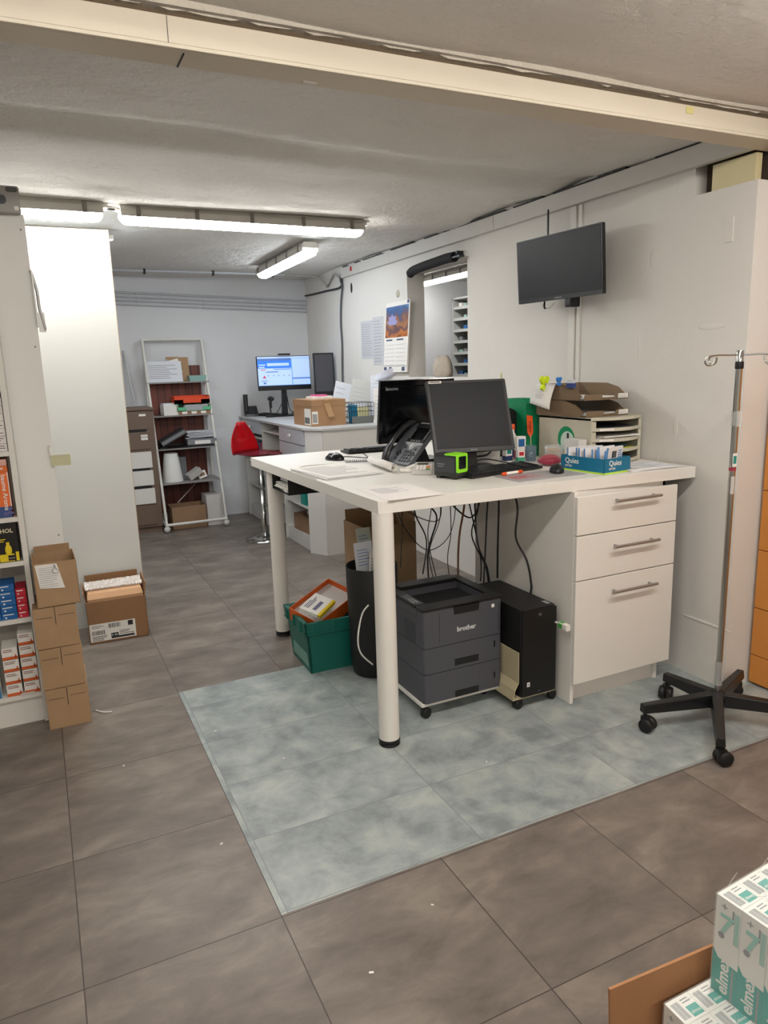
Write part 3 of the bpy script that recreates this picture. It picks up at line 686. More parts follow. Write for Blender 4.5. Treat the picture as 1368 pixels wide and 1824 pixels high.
in_tray('folder', 'yellow folder in the third tray of the filing unit', 2, mat('folder_yellow', '#cfd25a', .6), .009); in_tray('folder', 'blue folder on top of the yellow one in the filing unit', 2, mat('folder_blue', '#2f5c7d', .6), .01, -.02, .0095, 'folder', .03)
in_tray('folder', 'red folder in the lowest tray of the filing unit', 3, mat('folder_red', '#9c4a42', .6), .01); in_tray('folder', 'dark grey folder on top in the lowest tray of the filing unit', 3, grey_d, .007, .0, .0105)
t = thing('round_sticker', 'round green and pale sticker on the side of the beige filing unit', 'sticker', (2.3445, 2.81, TZ+.11))
b = MB(); b.T = Matrix.Rotation(R(-90), 4, 'Y'); b.cyl((0, 0, 0), .062, .0006, 36); b.build('ring', green_b, t)
b = MB(); b.T = Matrix.Translation((0, -.01, 0)) @ Matrix.Rotation(R(-90), 4, 'Y'); b.cyl((-.012, 0, .0006), .05, .0004, 32); b.box(.0, .03, -.012, .004, .001, .0014, 1); b.box(-.03, .0, .01, .018, .001, .0014, 1); b.box(-.04, -.02, -.03, -.01, .001, .0014, 1); b.build('centre', [mat('mint', '#c9dccf', .6), ink_d], t)

# smoked letter trays stacked on it
for k in range(2):
    zb = TZ+.2225+k*.078
    t = thing('letter_tray', ['lower smoked brown letter tray on top of the beige filing unit', 'upper smoked brown letter tray, top of the filing unit stack'][k], 'letter tray', (2.47, 2.84, zb), R(2-3*k))
    b = MB(); b.box(-.135, .135, -.17, .19, 0, .003)
    for sx in (-1, 1):
        b.prism([(-.13, 0), (.19, 0), (.19, .074), (-.02, .074), (-.10, .055), (-.155, .02)], sx*.135-.0015, sx*.135+.0015, 'x')
    b.box(-.135, .135, .187, .19, 0, .074)
    n = 14; pr_ = [(-.135+.27*i/n, -.17-.012*math.sin(PI*i/n)) for i in range(n+1)]
    for i in range(n):
        hh = .028 if not 4 < i < 9 else .012
        (a, c), (d, e) = pr_[i], pr_[i+1]
        b.hexa([(a, c, 0), (d, e, 0), (d, e+.003, 0), (a, c+.003, 0), (a, c-.006, hh), (d, e-.006, hh), (d, e-.003, hh), (a, c-.003, hh)])
    b.build('tray', smoke, t)
    b = MB(); b.patch((.055, -.186, .006), X, Vector((0, -.1, 1)), 0, .062, 0, .022, 0); b.lines((.058, -.1872, .009), X, Z, 0, .05, 0, .015, 2, 1, rag=.2); b.build('label_strip', [paper, ink], t)
    for q in range(3):
        sheet('paper', 'paper, %s in the %s smoked letter tray' % (nth(q, 3), ('lower', 'upper')[k]), (2.465+q*.004, 2.845-.006*q), .21, .297, R(2+q*2), zb+.004+q*.003, .0026, (paper, paper2)[q % 2], 'papers in the %s letter tray' % ('lower', 'upper')[k])
# hanging sheet held by clips on the tray edge
zt = TZ+.2225+.078+.074
b = MB(); vs = []; n = 8
for i in range(n+1):
    u = i/n; vs += [(2.318-.020*math.sin(u*PI*.6)-.01*u, 3.03-.0*u, zt+.006-.10*u), (2.322-.022*math.sin(u*PI*.6)-.01*u, 2.87+.005*u, zt+.002-.125*u)]
b.add(vs, [(2*i, 2*i+1, 2*i+3, 2*i+2) for i in range(n)], sm=True); b.lines((2.292, 2.99, zt-.07), -Y, Z, 0, .08, 0, .05, 6, 1, .2, .0004)
o = b.build('hanging_note', [paper, ink]); s_ = o.modifiers.new('s', 'SOLIDIFY'); s_.thickness = .0008; tag(o, 'handwritten white sheet hanging from the neon clip beside the letter trays', 'note')
def clip(name, label, c, mm, s=1.):
    t = thing(name, label, 'clip', c, R(15))
    for sx in (-1, 1):
        b = MB(); b.at((0, 0, 0), 0, ry=R(36*sx)); b.rbox(-.011*s, .011*s, -.008*s, .008*s, -.030*s, .040*s, .007*s, 'y', 0); b.rbox(-.013*s, .013*s, -.006*s, .006*s, .016*s, .044*s, .008*s, 'y', 0); b.build('jaw', mm, t, bevel=.001)
    b = MB(); b.cyl((0, -.009*s, 0), .007*s, .018*s, 12, ax='y'); b.build('spring', steel, t); return t
clip('peg', 'neon yellow clothes peg holding the sheet on the letter trays', (2.312, 2.945, zt+.0), yel_neon, 1.05)
clip('peg', 'small blue clip on the letter tray edge beside the neon peg', (2.322, 2.845, zt+.012), mat('clip_blue', '#2f7fd0', .4), .62)
t = thing('binder_clip', 'small white and navy clip on the letter tray edge, rightmost of the clips', 'clip', (2.335, 2.77, zt+.004), R(10))
b = MB(); b.rbox(-.014, .014, -.02, .02, -.02, .004, .004); b.build('body', mat('navy', '#2b3f78', .4), t); b = MB(); b.rbox(-.01, .01, -.02, .02, .004, .02, .004); b.build('cap', mat('clip_clear', '#c9ced6', .3), t)

# green binder with orange arrow sign, black round holder, pens, tub
t = thing('green_folder', 'upright green file holder behind the front monitor', 'file holder', (2.355, 3.17, TZ), R(-6))
b = MB(); b.box(-.045, .045, -.10, -.097, 0, .275); b.prism([(-.10, 0), (.13, 0), (.13, .295), (-.06, .30), (-.10, .275)], -.047, -.044, 'x'); b.prism([(-.10, 0), (.13, 0), (.13, .295), (-.06, .30), (-.10, .275)], .044, .047, 'x'); b.box(-.045, .045, .127, .13, 0, .295); b.box(-.045, .045, -.1, .13, 0, .003)
b.build('shell', green_b, t)
b = MB(); b.box(-.035, .035, -.09, .12, .004, .27); tag(b.build('file', mat('dark_green_card', '#0b5c42', .7), loc=(2.355, 3.17, TZ)), 'dark green file inside the green file holder', 'file')
b = MB(); b.at((2.29, 3.025, TZ+.12), R(-4), rx=R(-6)); b.prism([(-.017, .10), (.017, .094), (.017, .01), (0, -.02), (-.017, .01)], -.001, .001, 'y'); b.text('REMISE', .018, (.006, -.0012, .012), Z, -X, 1, bold=.02); b.text('ICI', .016, (-.009, -.0012, .03), Z, -X, 1, bold=.02)
b.cyl((0, 0, -.12), .003, .12, 8, 2)
tag(b.build('arrow_sign', [orange_b, mat('sign_red', '#8c2a12', .6), edge_wood]), 'orange arrow-shaped sign in front of the green file holder', 'sign')
t = thing('round_holder', 'black round desk holder partly hidden behind the front monitor', 'holder', (2.245, 3.20, TZ))
b = MB(); b.T = Matrix.Translation((0, 0, .15)) @ Matrix.Rotation(R(90), 4, 'X'); b.lathe([(.10, -.03), (.105, -.02), (.105, .02), (.10, .03)], n=32); b.build('disc', blk_m, t)
b = MB(); b.rbox(-.06, .06, -.05, .05, 0, .012, .02); b.cyl((0, 0, .01), .012, .06, 12); b.build('stand', blk_m, t)
b = MB(); b.box(2.02, 2.34, 3.325, 3.345, TZ+.285, TZ+.30); b.box(2.03, 2.04, 3.325, 3.345, TZ, TZ+.285); b.box(2.31, 2.32, 3.325, 3.345, TZ, TZ+.285); tag(b.build('black_rail', blk), 'thin black rail standing behind the front monitor and green file holder', 'rail')
def pot(label, c, mm, r=.035, h=.09):
    t = thing('pen_pot', label, 'pen pot', c); b = MB(); b.lathe([(r*.9, 0), (r, h), (r-.002, h), (r*.88, .003), (0, .003)], n=24); b.build('cup', mm, t); return t
pot('clear pot of dark paper clips beside the rubber bands', (2.215, 2.93, TZ), mat('clear_blue', '#7f93a3', .15, alpha=.45), .035, .075)
b = MB()
for k in range(30):
    a = random.random()*6.28; r_ = random.random()*.022; b.at((2.215+r_*math.cos(a), 2.93+r_*math.sin(a), TZ+.006+random.random()*.055), random.random()*6, rx=random.random()*3); b.tube([(-.01, 0, 0), (.01, .002, 0), (.01, -.003, 0), (-.008, -.002, 0)], .0016, 5, smooth=False)
tag(b.build('paper_clips', mat('clip_navy', '#1d2f45', .4)), 'dark blue paper clips heaped in the clear pot', 'paper clips', kind='stuff')
t = thing('rubber_band_tub', 'clear tub full of tan rubber bands beside the filing unit', 'tub', (2.262, 2.80, TZ))
b = MB(); b.lathe([(.042, 0), (.046, .085), (.0445, .085), (.041, .003), (0, .003)], n=28); b.build('tub', clear, t)
b = MB()
for k in range(60):
    a = random.random()*6.28; r_ = random.random()*.012; b.T = Matrix.Translation((2.262+r_*math.cos(a), 2.80+r_*math.sin(a), TZ+.008+.06*k/60)) @ Matrix.Rotation(random.random()*6, 4, 'Z') @ Matrix.Rotation(random.uniform(-.35, .35), 4, 'X')
    q = random.uniform(.020, .030); e = random.uniform(.6, 1); b.tube([(q*math.cos(i*PI/4), q*e*math.sin(i*PI/4), 0) for i in range(9)], .0019, 5)
tag(b.build('rubber_bands', mat('rubber_tan', '#c99a60', .6)), 'tan rubber bands piled in the clear tub', 'rubber bands', kind='stuff')
t = thing('card_box', 'upright clear and white card box behind the rubber band tub', 'box', (2.315, 2.70, TZ))
b = MB(); b.box(-.03, .02, -.05, .05, 0, .12); b.box(-.031, .021, -.051, .051, 0, .03, 1); b.build('shell', [mat('cloudy', '#d9d8d4', .3), paper], t)
def bottle(name, label, c, r, h, mats_, capm, square=False):
    t = thing(name, label, 'bottle' if not square else 'box', c, R(random.uniform(-12, 12)))
    b = MB()
    if square: b.box(-r, r, -r*.7, r*.7, 0, h); b.box(-r-.0005, r+.0005, -r*.7-.0005, r*.7+.0005, h*.1, h*.45, 1); b.box(-r*.7, r*.7, -r*.7-.001, -r*.7, h*.6, h*.9, 2)
    else: b.lathe([(r, 0), (r, h*.8), (r*.5, h*.9), (r*.5, h)], n=20); b.lathe([(r+.0006, h*.1), (r+.0006, h*.5)], n=20, m=1)
    b.build('body', mats_, t)
    if capm: b = MB(); b.lathe([(r*.62, h), (r*.62, h+.022), (r*.5, h+.026)], n=18); b.build('cap', capm, t)
    return t
bottle('glue_bottle', 'white bottle with an orange cap beside the front monitor', (2.175, 3.02, TZ), .018, .155, [paper, blue, paper], orange_b)
bottle('medicine_box', 'small white box with a blue band at right of the front monitor', (2.165, 2.945, TZ), .024, .125, [paper, mat('band_rose', '#c05a6a', .5), blue], None, True)
bottle('medicine_box', 'low white box with a navy band behind the front keyboard', (2.10, 2.96, TZ), .02, .07, [paper, mat('band_navy', '#2d3c66', .5), teal], None, True)
bottle('medicine_box', 'low white and green box, nearest the front keyboard end', (2.135, 2.90, TZ), .018, .06, [paper, mat('band_green', '#3f9a7a', .5), red], None, True)
b = MB(); b.box(1.93, 2.07, 2.98, 3.03, TZ, TZ+.062); b.lines((1.93, 2.98, TZ), X, Z, .01, .13, .01, .05, 4, 1)
tag(b.build('paper_box', [mat('dull_white', '#c9c6c0', .7), ink]), 'low pale box behind the stand of the front monitor', 'box')
b = MB(); b.tube([(1.83, 2.88, TZ+.055), (1.92, 2.87, TZ+.06), (1.98, 2.9, TZ+.1)], .005); b.tube([(1.84, 2.88, TZ+.03), (1.95, 2.93, TZ+.03), (2.02, 2.86, TZ+.015), (2.04, 2.79, TZ+.012)], .003); tag(b.build('monitor_cable', blk), 'black cable dropping behind the front monitor to the worktop', 'cable')

# ================================================================== UNDER THE COUNTER
def caster(parent, c, r, rz, mm=rub, h=None, fork=blk, w=.022):
    h = h or r*2+.03
    b = MB(); b.at(c, rz); b.cyl((0, 0, r*1.7), .006, h-r*1.7, 10); b.rbox(-.012, .02, -w*.35, w*.35, r*1.1, r*2+.006, .004)
    f = b.build('caster', fork, parent, bevel=.001)
    for sgn in (-1, 1):
        b = MB(); b.at(c, rz); b.lathe([(r*.6, -.004), (r*.97, -.003), (r, w*.40), (r*.85, w*.5), (r*.3, w*.52)] if sgn > 0 else [(r*.3, -w*.52), (r*.85, -w*.5), (r, -w*.40), (r*.97, .003), (r*.6, .004)], (.014, sgn*w*.12, r), 20, ax='y'); b.build('wheel', mm, f)
    return f
# printer
pt = thing('printer', 'dark grey laser printer with two paper trays under the worktop', 'printer', (1.545, 2.69, 0))
po = (1.545, 2.69, 0); fx0, fx1, fy0, fy1 = 1.348, 1.744, 2.492, 2.87
b = MB(po); b.rbox(fx0, fx1, fy0, fy1, .325, .452, .018); b.rbox(fx0, fx1, fy0, 2.558, .452, .488, .016); b.box(fx0, 1.40, 2.55, fy1, .452, .488); b.box(1.70, fx1, 2.55, fy1, .452, .488); b.box(1.39, 1.71, 2.80, fy1, .452, .488); b.build('body', grey_p, pt, bevel=.002)
b = MB(po); b.rbox(fx0, fx1, fy0, fy1, .208, .322, .018); tr1 = b.build('upper_paper_tray', grey_p, pt, bevel=.002)
b = MB(po); b.rbox(fx0, fx1, fy0, fy1, .075, .205, .018); tr2 = b.build('lower_paper_tray', grey_p, pt, bevel=.002)
for z, tr in ((.222, tr1), (.075, tr2)):
    b = MB(po); b.box(1.50, 1.62, fy0-.0015, fy0+.01, z, z+.03); b.build('tray_grip', blk, tr, bevel=.001)
    b = MB(po); b.rbox(1.700, 1.707, fy0-.001, fy0+.001, z+.045, z+.075, .003, 'y'); b.build('level_window', blk_g, tr)
b = MB(po)
b.rbox(fx0-.003, fx1+.003, fy0-.003, 2.56, .488, .498, .016); b.box(fx0-.003, 1.40, 2.56, fy1, .488, .498); b.box(1.70, fx1+.003, 2.56, fy1, .488, .498); b.box(1.40, 1.70, 2.80, fy1, .488, .506)
b.build('top_cover', mat('printer_black', '#1b1b1d', .35), pt, bevel=.002)
b = MB(po); b.box(1.402, 1.698, 2.56, 2.798, .452, .458); b.build('output_well', blk_m, pt)
b = MB(po); b.prism([(1.50, .455), (1.62, .455), (1.625, .492), (1.495, .492)], fy0-.003, fy0+.002, 'y'); b.build('front_latch', mat('printer_black', '#1b1b1d', .35), pt)
b = MB(po); b.box(1.425, 1.4265, fy0-.0008, fy0+.001, .34, .47); b.box(1.725, 1.7265, fy0-.0008, fy0+.001, .34, .47); b.build('front_seam', blk_m, pt)
b = MB(po); b.text('brother', .03, (1.512, fy0-.0005, .375), X, Z, bold=.03, depth=.0004); b.build('lettering', mat('logo_silver', '#c9c9c9', .4), pt)
b = MB(po); b.box(1.688, 1.702, fy0-.001, fy0, .452, .467); b.build('label_strip', paper, pt)
b = MB(po); b.box(1.352, 1.388, 2.57, 2.71, .498, .5); b.build('control_panel', mat('panel_grey', '#45474a', .3), pt)
for k in range(6):
    b = MB(po); b.cyl((1.362+.016*(k % 2), 2.60+.018*(k//2), .5), .0045, .002, 10); b.build('button', mat('button_grey', '#9a9c9d', .4), pt)
b = MB(po); b.box(fx0-.0012, fx0+.001, 2.56, 2.66, .33, .42); b.build('side_panel', mat('printer_side', '#3f4046', .5), pt, bevel=.001)
b = MB(po); b.box(fx0-.03, fx0-.001, 2.80, 2.83, .12, .44); b.build('side_duct', grey_d, pt)
dl = thing('printer_dolly', 'low white platform on black casters carrying the printer', 'dolly', (1.545, 2.69, 0))
b = MB(po); b.box(fx0-.008, fx1+.004, fy0+.01, fy1+.01, .058, .074); b.build('platform', white, dl, bevel=.002)
for x, y, a in ((1.355, 2.515, 20), (1.725, 2.60, 200), (1.37, 2.85, 60), (1.715, 2.85, 110)): caster(dl, (x-1.545, y-2.69, 0), .024, R(a), h=.058)

# PC tower on its dolly
qt = thing('computer_tower', 'black desktop computer tower under the worktop beside the printer', 'computer', (1.855, 2.6, 0))
qo = (1.855, 2.6, 0)
b = MB(qo); b.rbox(1.765, 1.945, 2.378, 2.80, .056, .455, .014); b.build('case', mat('tower_black', '#131314', .5, bump=.03, bs=200), qt, bevel=.003)
b = MB(qo); b.rbox(1.765, 1.945, 2.37, 2.379, .06, .452, .006, 'y'); b.build('front_panel', mat('tower_front', '#0f0f10', .45), qt, bevel=.002)
b = MB(qo); b.box(1.79, 1.805, 2.3685, 2.37, .105, .125); b.box(1.795, 1.80, 2.368, 2.3685, .11, .12, 1); b.build('sticker', [paper, mid_grey], qt)
b = MB(qo); b.T = Matrix.Translation((1.855, 2.3695, .428)) @ Matrix.Rotation(R(90), 4, 'X'); b.cyl((0, 0, 0), .011, .0008, 20); b.build('badge', mat('badge_grey', '#2d2d2f', .3), qt)
b = MB(qo); b.text('hp', .014, (1.849, 2.3685, .424), X, Z, depth=.0003); b.text('LP', .009, (1.85, 2.3685, .072), X, Z, depth=.0003); b.build('lettering', mid_grey, qt)
b = MB(qo); b.box(1.915, 1.935, 2.40, 2.44, .4555, .4565); b.build('top_label', mat('label_grey', '#8d8f92', .4), qt)
b = MB((1.94, 2.34, .37)); b.rbox(1.928, 1.950, 2.285, 2.340, .362, .390, .004, 'y'); b.box(1.936, 1.942, 2.34, 2.37, .374, .380); b.box(1.9272, 1.9282, 2.312, 2.338, .366, .386, 1); b.box(1.93, 1.948, 2.312, 2.338, .3895, .3905, 1)
ob = b.build('usb_stick', [paper, mat('usb_green', '#4fa548', .4)], loc=(1.94, 2.34, .37)); tag(ob, 'small white and green USB stick plugged into the black computer tower', 'USB stick')
b = MB((1.94, 2.34, .37)); 
dl = thing('computer_dolly', 'beige and black wheeled stand holding the computer tower', 'dolly', (1.855, 2.6, 0))
b = MB(qo); b.box(1.755, 1.955, 2.385, 2.80, .045, .056); b.build('platform', mat('cream_beige', '#b5ab8c', .5), dl, bevel=.002)
b = MB(qo)
prof = [(.050, -.030), (.095, -.022), (.125, -.002), (.265, -.002), (.265, .002), (.123, .002), (.09, -.018), (.050, -.026)]
b.prism([(1.757+p[1], p[0]) for p in prof], 2.385, 2.60, 'y'); b.box(1.727, 1.76, 2.385, 2.60, .046, .051); b.build('side_bracket', mat('cream_beige', '#b5ab8c', .5), dl, bevel=.001)
for x, y, a in ((1.775, 2.40, 190), (1.94, 2.40, 20), (1.775, 2.78, 0), (1.935, 2.78, 0)): caster(dl, (x-1.855, y-2.6, 0), .021, R(a), h=.046)

# waste bin with cartons
bt = thing('waste_bin', 'tall round black bin standing behind the front leg of the worktop', 'bin', (1.385, 3.075, 0))
b = MB(); b.lathe([(.0, 0), (.095, 0), (.108, .012), (.118, .08), (.127, .55), (.125, .553), (.122, .55), (.112, .08), (.0, .02)], n=40); b.build('shell', mat('bin_black', '#121314', .55), bt)
for k, (dx, dy, w_, h_, a, tl_, mm, lab) in enumerate(((-.05, .03, .09, .62, 20, 5, card_e, 'pale folded carton leaning out of the black bin'), (.0, -.02, .09, .645, -8, -9, mat('magazine', '#c7cbd2', .5), 'blue and white magazine sticking out of the black bin'), (.05, .03, .07, .70, -15, -12, mat('magazine_grey', '#aeb5ab', .5), 'grey-green booklet standing tallest in the black bin'), (-.03, -.05, .08, .60, 30, 8, paper, 'white leaflet at the left rim of the black bin'))):
    b = MB(); b.at((0, 0, .03), R(a), ry=R(tl_*.5)); b.cb((0, 0, h_/2), (w_, .004, h_)); b.lines((-w_/2, -.002, h_-.12), X, Z, w_*.15, w_*.85, 0, .09, 6, 1, .25, .0004)
    tag(b.build('booklet' if k else 'folded_carton', [mm, mat('print_blue', '#5c7fae', .6)], loc=(1.385+dx, 3.075+dy, 0)), lab, 'booklet' if k else 'carton')
t = thing('cardboard_box', 'tall open cardboard box standing behind the black bin', 'cardboard box', (1.735, 3.72, 0), R(2))
def open_box(t, w, d, h, m_out=card, m_in=card_in, fl=(0, 0, 0, 0), th=.004):
    b = MB(); b.box(-w/2, w/2, -d/2, d/2, 0, th); b.build('base', m_in, t)
    for k, (x0, x1, y0, y1) in enumerate(((-w/2, w/2, -d/2, -d/2+th), (-w/2, w/2, d/2-th, d/2), (-w/2, -w/2+th, -d/2, d/2), (w/2-th, w/2, -d/2, d/2))):
        b = MB(); b.box(x0, x1, y0, y1, 0, h)
        sd = b.build('side', m_out, t)
        if fl[k]:
            L, a = (fl[k] if isinstance(fl[k], tuple) else (fl[k], 20)); a = R(a); dz, do = L*math.cos(a), L*math.sin(a)
            b = MB()
            if k < 2:
                y = (y0, y1)[k]; s_ = (-1, 1)[k]; g = .012
                b.hexa([(x0+g, y, h), (x1-g, y, h), (x1-g, y-s_*th, h), (x0+g, y-s_*th, h), (x0+g, y+s_*do, h+dz), (x1-g, y+s_*do, h+dz), (x1-g, y+s_*do-s_*th, h+dz), (x0+g, y+s_*do-s_*th, h+dz)])
            else:
                x = (x0, x1)[k-2]; s_ = (-1, 1)[k-2]; g = .012
                b.hexa([(x, y0+g, h), (x, y1-g, h), (x-s_*th, y1-g, h), (x-s_*th, y0+g, h), (x+s_*do, y0+g, h+dz), (x+s_*do, y1-g, h+dz), (x+s_*do-s_*th, y1-g, h+dz), (x+s_*do-s_*th, y0+g, h+dz)])
            b.build('flap', m_out, sd)
open_box(t, .33, .28, .61, fl=(0, (.06, 4), 0, (.05, 10)))
# green crate
cx_, cy_ = 1.225, 3.335
t = thing('storage_crate', 'green plastic crate with a thick rim behind the left leg of the worktop', 'crate', (cx_, cy_, 0), R(-1))
b = MB(); w0, d0, w1, d1, hh, th = .135, .145, .155, .165, .272, .004
def tp(z, ins=0): 
    u = z/hh; return (w0+(w1-w0)*u-ins, d0+(d1-d0)*u-ins)
def ring(mb, z0, z1, e0, e1, m=0):
    for s_ in range(4):
        a0, c0 = tp(z0); a1, c1 = tp(z1); a0 += e0; c0 += e0; a1 += e1; c1 += e1
        P = {0: [(-a0, -c0), (a0, -c0), (-a1, -c1), (a1, -c1), 0, 1], 1: [(-a0, c0), (a0, c0), (-a1, c1), (a1, c1), 0, -1], 2: [(-a0, -c0), (-a0, c0), (-a1, -c1), (-a1, c1), 1, 0], 3: [(a0, -c0), (a0, c0), (a1, -c1), (a1, c1), -1, 0]}[s_]
        dx, dy = P[4]*th*3, P[5]*th*3
        (ax, ay), (bx, by), (cx2, cy2), (dx2, dy2) = P[:4]
        mb.hexa([(ax, ay, z0), (bx, by, z0), (bx+dx, by+dy, z0), (ax+dx, ay+dy, z0), (cx2, cy2, z1), (dx2, dy2, z1), (dx2+dx, dy2+dy, z1), (cx2+dx, cy2+dy, z1)], m)
ring(b, 0, hh, 0, 0); b.box(-w0, w0, -d0, d0, 0, .006)
b.build('shell', green_c, t, bevel=.001)
b = MB(); ring(b, .215, .275, .010, .012); ring(b, .210, .218, .014, .014)
for x in (-.11, 0, .11): b.box(x-.003, x+.003, -.182, -.17, .215, .272); b.box(x-.003, x+.003, .17, .182, .215, .272)
for y in (-.11, .0, .11): b.box(-.172, -.16, y-.003, y+.003, .215, .272)
b.build('rim', green_c, t, bevel=.0015)
b = MB(); lb = mat('label_pale', '#6f9a90', .6)
b.hexa([(-.1392, -.13, .03), (-.1392, .12, .03), (-.138, .12, .03), (-.138, -.13, .03), (-.1448, -.12, .10), (-.1448, .09, .10), (-.143, .09, .10), (-.143, -.12, .10)]); b.build('card_window', lb, t)
b = MB(); b.hexa([(.085, -.1482, .05), (.11, -.1482, .05), (.11, -.146, .05), (.085, -.146, .05), (.085, -.1525, .10), (.11, -.1525, .10), (.11, -.150, .10), (.085, -.150, .10)]); b.build('label_strip', mat('mint_label', '#b9d0c6', .6), t)
# orange box lying slanted in the crate
t = thing('document_box', 'orange box lined in white lying slanted on top of the green crate', 'box', (1.225, 3.335, .285)); t.rotation_euler = (R(14), R(-16), R(24))
b = MB(); 
for (x0, x1, y0, y1) in ((-.15, .15, -.10, -.097), (-.15, .15, .097, .10), (-.15, -.147, -.1, .1), (.147, .15, -.1, .1)):
    b.box(x0, x1, y0, y1, -.03, .045)
b.box(-.15, .15, -.10, .10, -.033, -.03); b.build('shell', mat('box_orange', '#d6611a', .5), t)
b = MB(); b.box(-.146, .146, -.096, .096, -.03, .015); b.build('lining', mat('lining', '#c9c4c0', .7), t)
t2 = thing('medicine_carton', 'flat white and yellow carton lying in the orange box on the green crate', 'carton', (1.16, 3.26, .305)); t2.rotation_euler = (R(14), R(-14), R(34))
b = MB(); b.box(-.07, .075, -.06, .06, .012, .032); b.box(-.07, .0755, -.0605, -.045, .0115, .0325, 1); b.box(-.045, .03, -.02, .0, .0321, .0326, 2); b.lines((-.05, -.03, .0322), X, Y, 0, .1, .05, .08, 3, 2); b.build('carton', [paper, yellow, mat('ink_purple', '#6b6a86', .6)], t2)
b = MB(); b.tube([(1.30, 2.935, .40), (1.262, 2.93, .36), (1.235, 2.925, .25), (1.25, 2.93, .17), (1.31, 2.935, .10)], .004); tag(b.build('white_cable', paper), 'white cable curling in front of the black bin', 'cable')

# cables
def cable(pts, r, mm, label, group=None):
    b = MB(); b.tube(pts, r*1.2, 6); return tag(b.build('cable', mm), label, 'cable', group)
lab = 'thin black cable hanging in the tangle behind the printer under the worktop'
grp = 'tangled black cables under the worktop'
random.seed(11)
K = [(.0030, [(1.62, 3.0, .95), (1.60, 3.02, .8), (1.64, 2.98, .66), (1.60, 2.95, .5)]),
     (.0035, [(1.66, 3.02, .95), (1.70, 3.05, .82), (1.74, 3.05, .74), (1.66, 3.0, .6), (1.62, 2.93, .48)]),
     (.002, [(1.57, 3.1, .95), (1.54, 3.15, .85), (1.66, 3.1, .75), (1.78, 3.1, .72), (1.80, 3.12, .84), (1.74, 3.12, .95)]),
     (.002, [(1.70, 3.15, .95), (1.58, 3.15, .80), (1.62, 3.12, .66), (1.72, 3.1, .57), (1.84, 3.1, .63), (1.88, 3.1, .8), (1.84, 3.1, .95)]),
     (.002, [(1.58, 3.0, .95), (1.55, 3.05, .8), (1.57, 3.1, .7), (1.53, 3.05, .52)]),
     (.0035, [(1.46, 3.0, .915), (1.60, 3.05, .945), (1.72, 3.05, .93), (1.82, 3.02, .8), (1.92, 3.02, .73), (1.96, 3.0, .82), (1.90, 3.0, .95)]),
     (.003, [(1.88, 3.0, .95), (1.84, 3.0, .86), (1.92, 3.05, .82), (1.95, 3.05, .72), (1.90, 2.9, .55), (1.88, 2.87, .44)]),
     (.003, [(1.91, 2.98, .95), (1.92, 2.95, .8), (1.90, 2.98, .65), (1.94, 2.92, .5), (1.92, 2.86, .42)]),
     (.0035, [(1.96, 2.9, .95), (1.94, 2.9, .8), (1.93, 2.9, .62), (1.90, 2.87, .46), (1.89, 2.86, .40)]),
     (.002, [(1.75, 3.05, .95), (1.76, 3.05, .75), (1.72, 3.1, .55), (1.74, 3.05, .35)]),
     (.002, [(1.80, 3.02, .95), (1.79, 3.0, .8), (1.82, 3.05, .65), (1.77, 3.0, .52), (1.78, 2.95, .3)]),
     (.002, [(1.66, 2.95, .95), (1.68, 3.0, .8), (1.66, 3.0, .66), (1.68, 2.95, .45)]),
     (.0035, [(1.895, 2.95, .95), (1.90, 2.95, .8), (1.885, 2.9, .62), (1.925, 2.88, .5), (1.93, 2.86, .40)]),
     (.0025, [(1.46, 2.99, .90), (1.56, 3.02, .92), (1.66, 3.05, .91), (1.76, 3.1, .93), (1.80, 3.1, .95)])]
KL = ('thick black cable nearly straight down to the middle of the printer', 'thick black cable bowing out then back to the printer top', 'thin black cable in a shallow loop high in the tangle', 'thin black cable in the largest and lowest hanging loop', 'thin black cable hanging furthest left behind the printer', 'thick black cable sweeping from the front leg across the whole tangle',
      'black cable bending right near the computer tower, curviest one', 'black cable hanging just left of the tower, with a slight S-bend', 'thick black cable running straight down behind the right rear of the printer', 'thin black cable hanging straight in the middle of the tangle', 'thin black cable wavering down beside the brown cable',
      'thin black cable just right of the thick straight one', 'thick black cable third from the right in the tangle', 'thin black cable running sideways close under the worktop')
for (r_, p), lb_ in zip(K, KL): cable(p, r_, blk, lb_, grp)
cable([(1.87, 2.98, .95), (1.85, 2.97, .8), (1.84, 3.0, .65), (1.80, 2.95, .5), (1.79, 2.92, .3)], .0045, mat('cable_brown', '#7b5237', .5), 'brown cable in the middle of the hanging tangle under the worktop')
cable([(1.935, 2.70, .95), (1.945, 2.66, .84), (1.93, 2.65, .70), (1.955, 2.60, .60), (1.965, 2.58, .5), (1.963, 2.58, .44), (1.955, 2.63, .2)], .0042, blk, 'rightmost black cable hanging beside the drawer cabinet side')
cable([(1.94, 2.80, .95), (1.945, 2.81, .8), (1.94, 2.81, .62), (1.945, 2.82, .46)], .0042, blk, 'second black cable from the right hanging down to the computer tower')
cable([(1.30, 3.4, .96), (1.35, 3.35, .925), (1.42, 3.3, .91), (1.46, 3.28, .955)], .004, blk, 'black cable sagging just under the middle of the worktop edge')

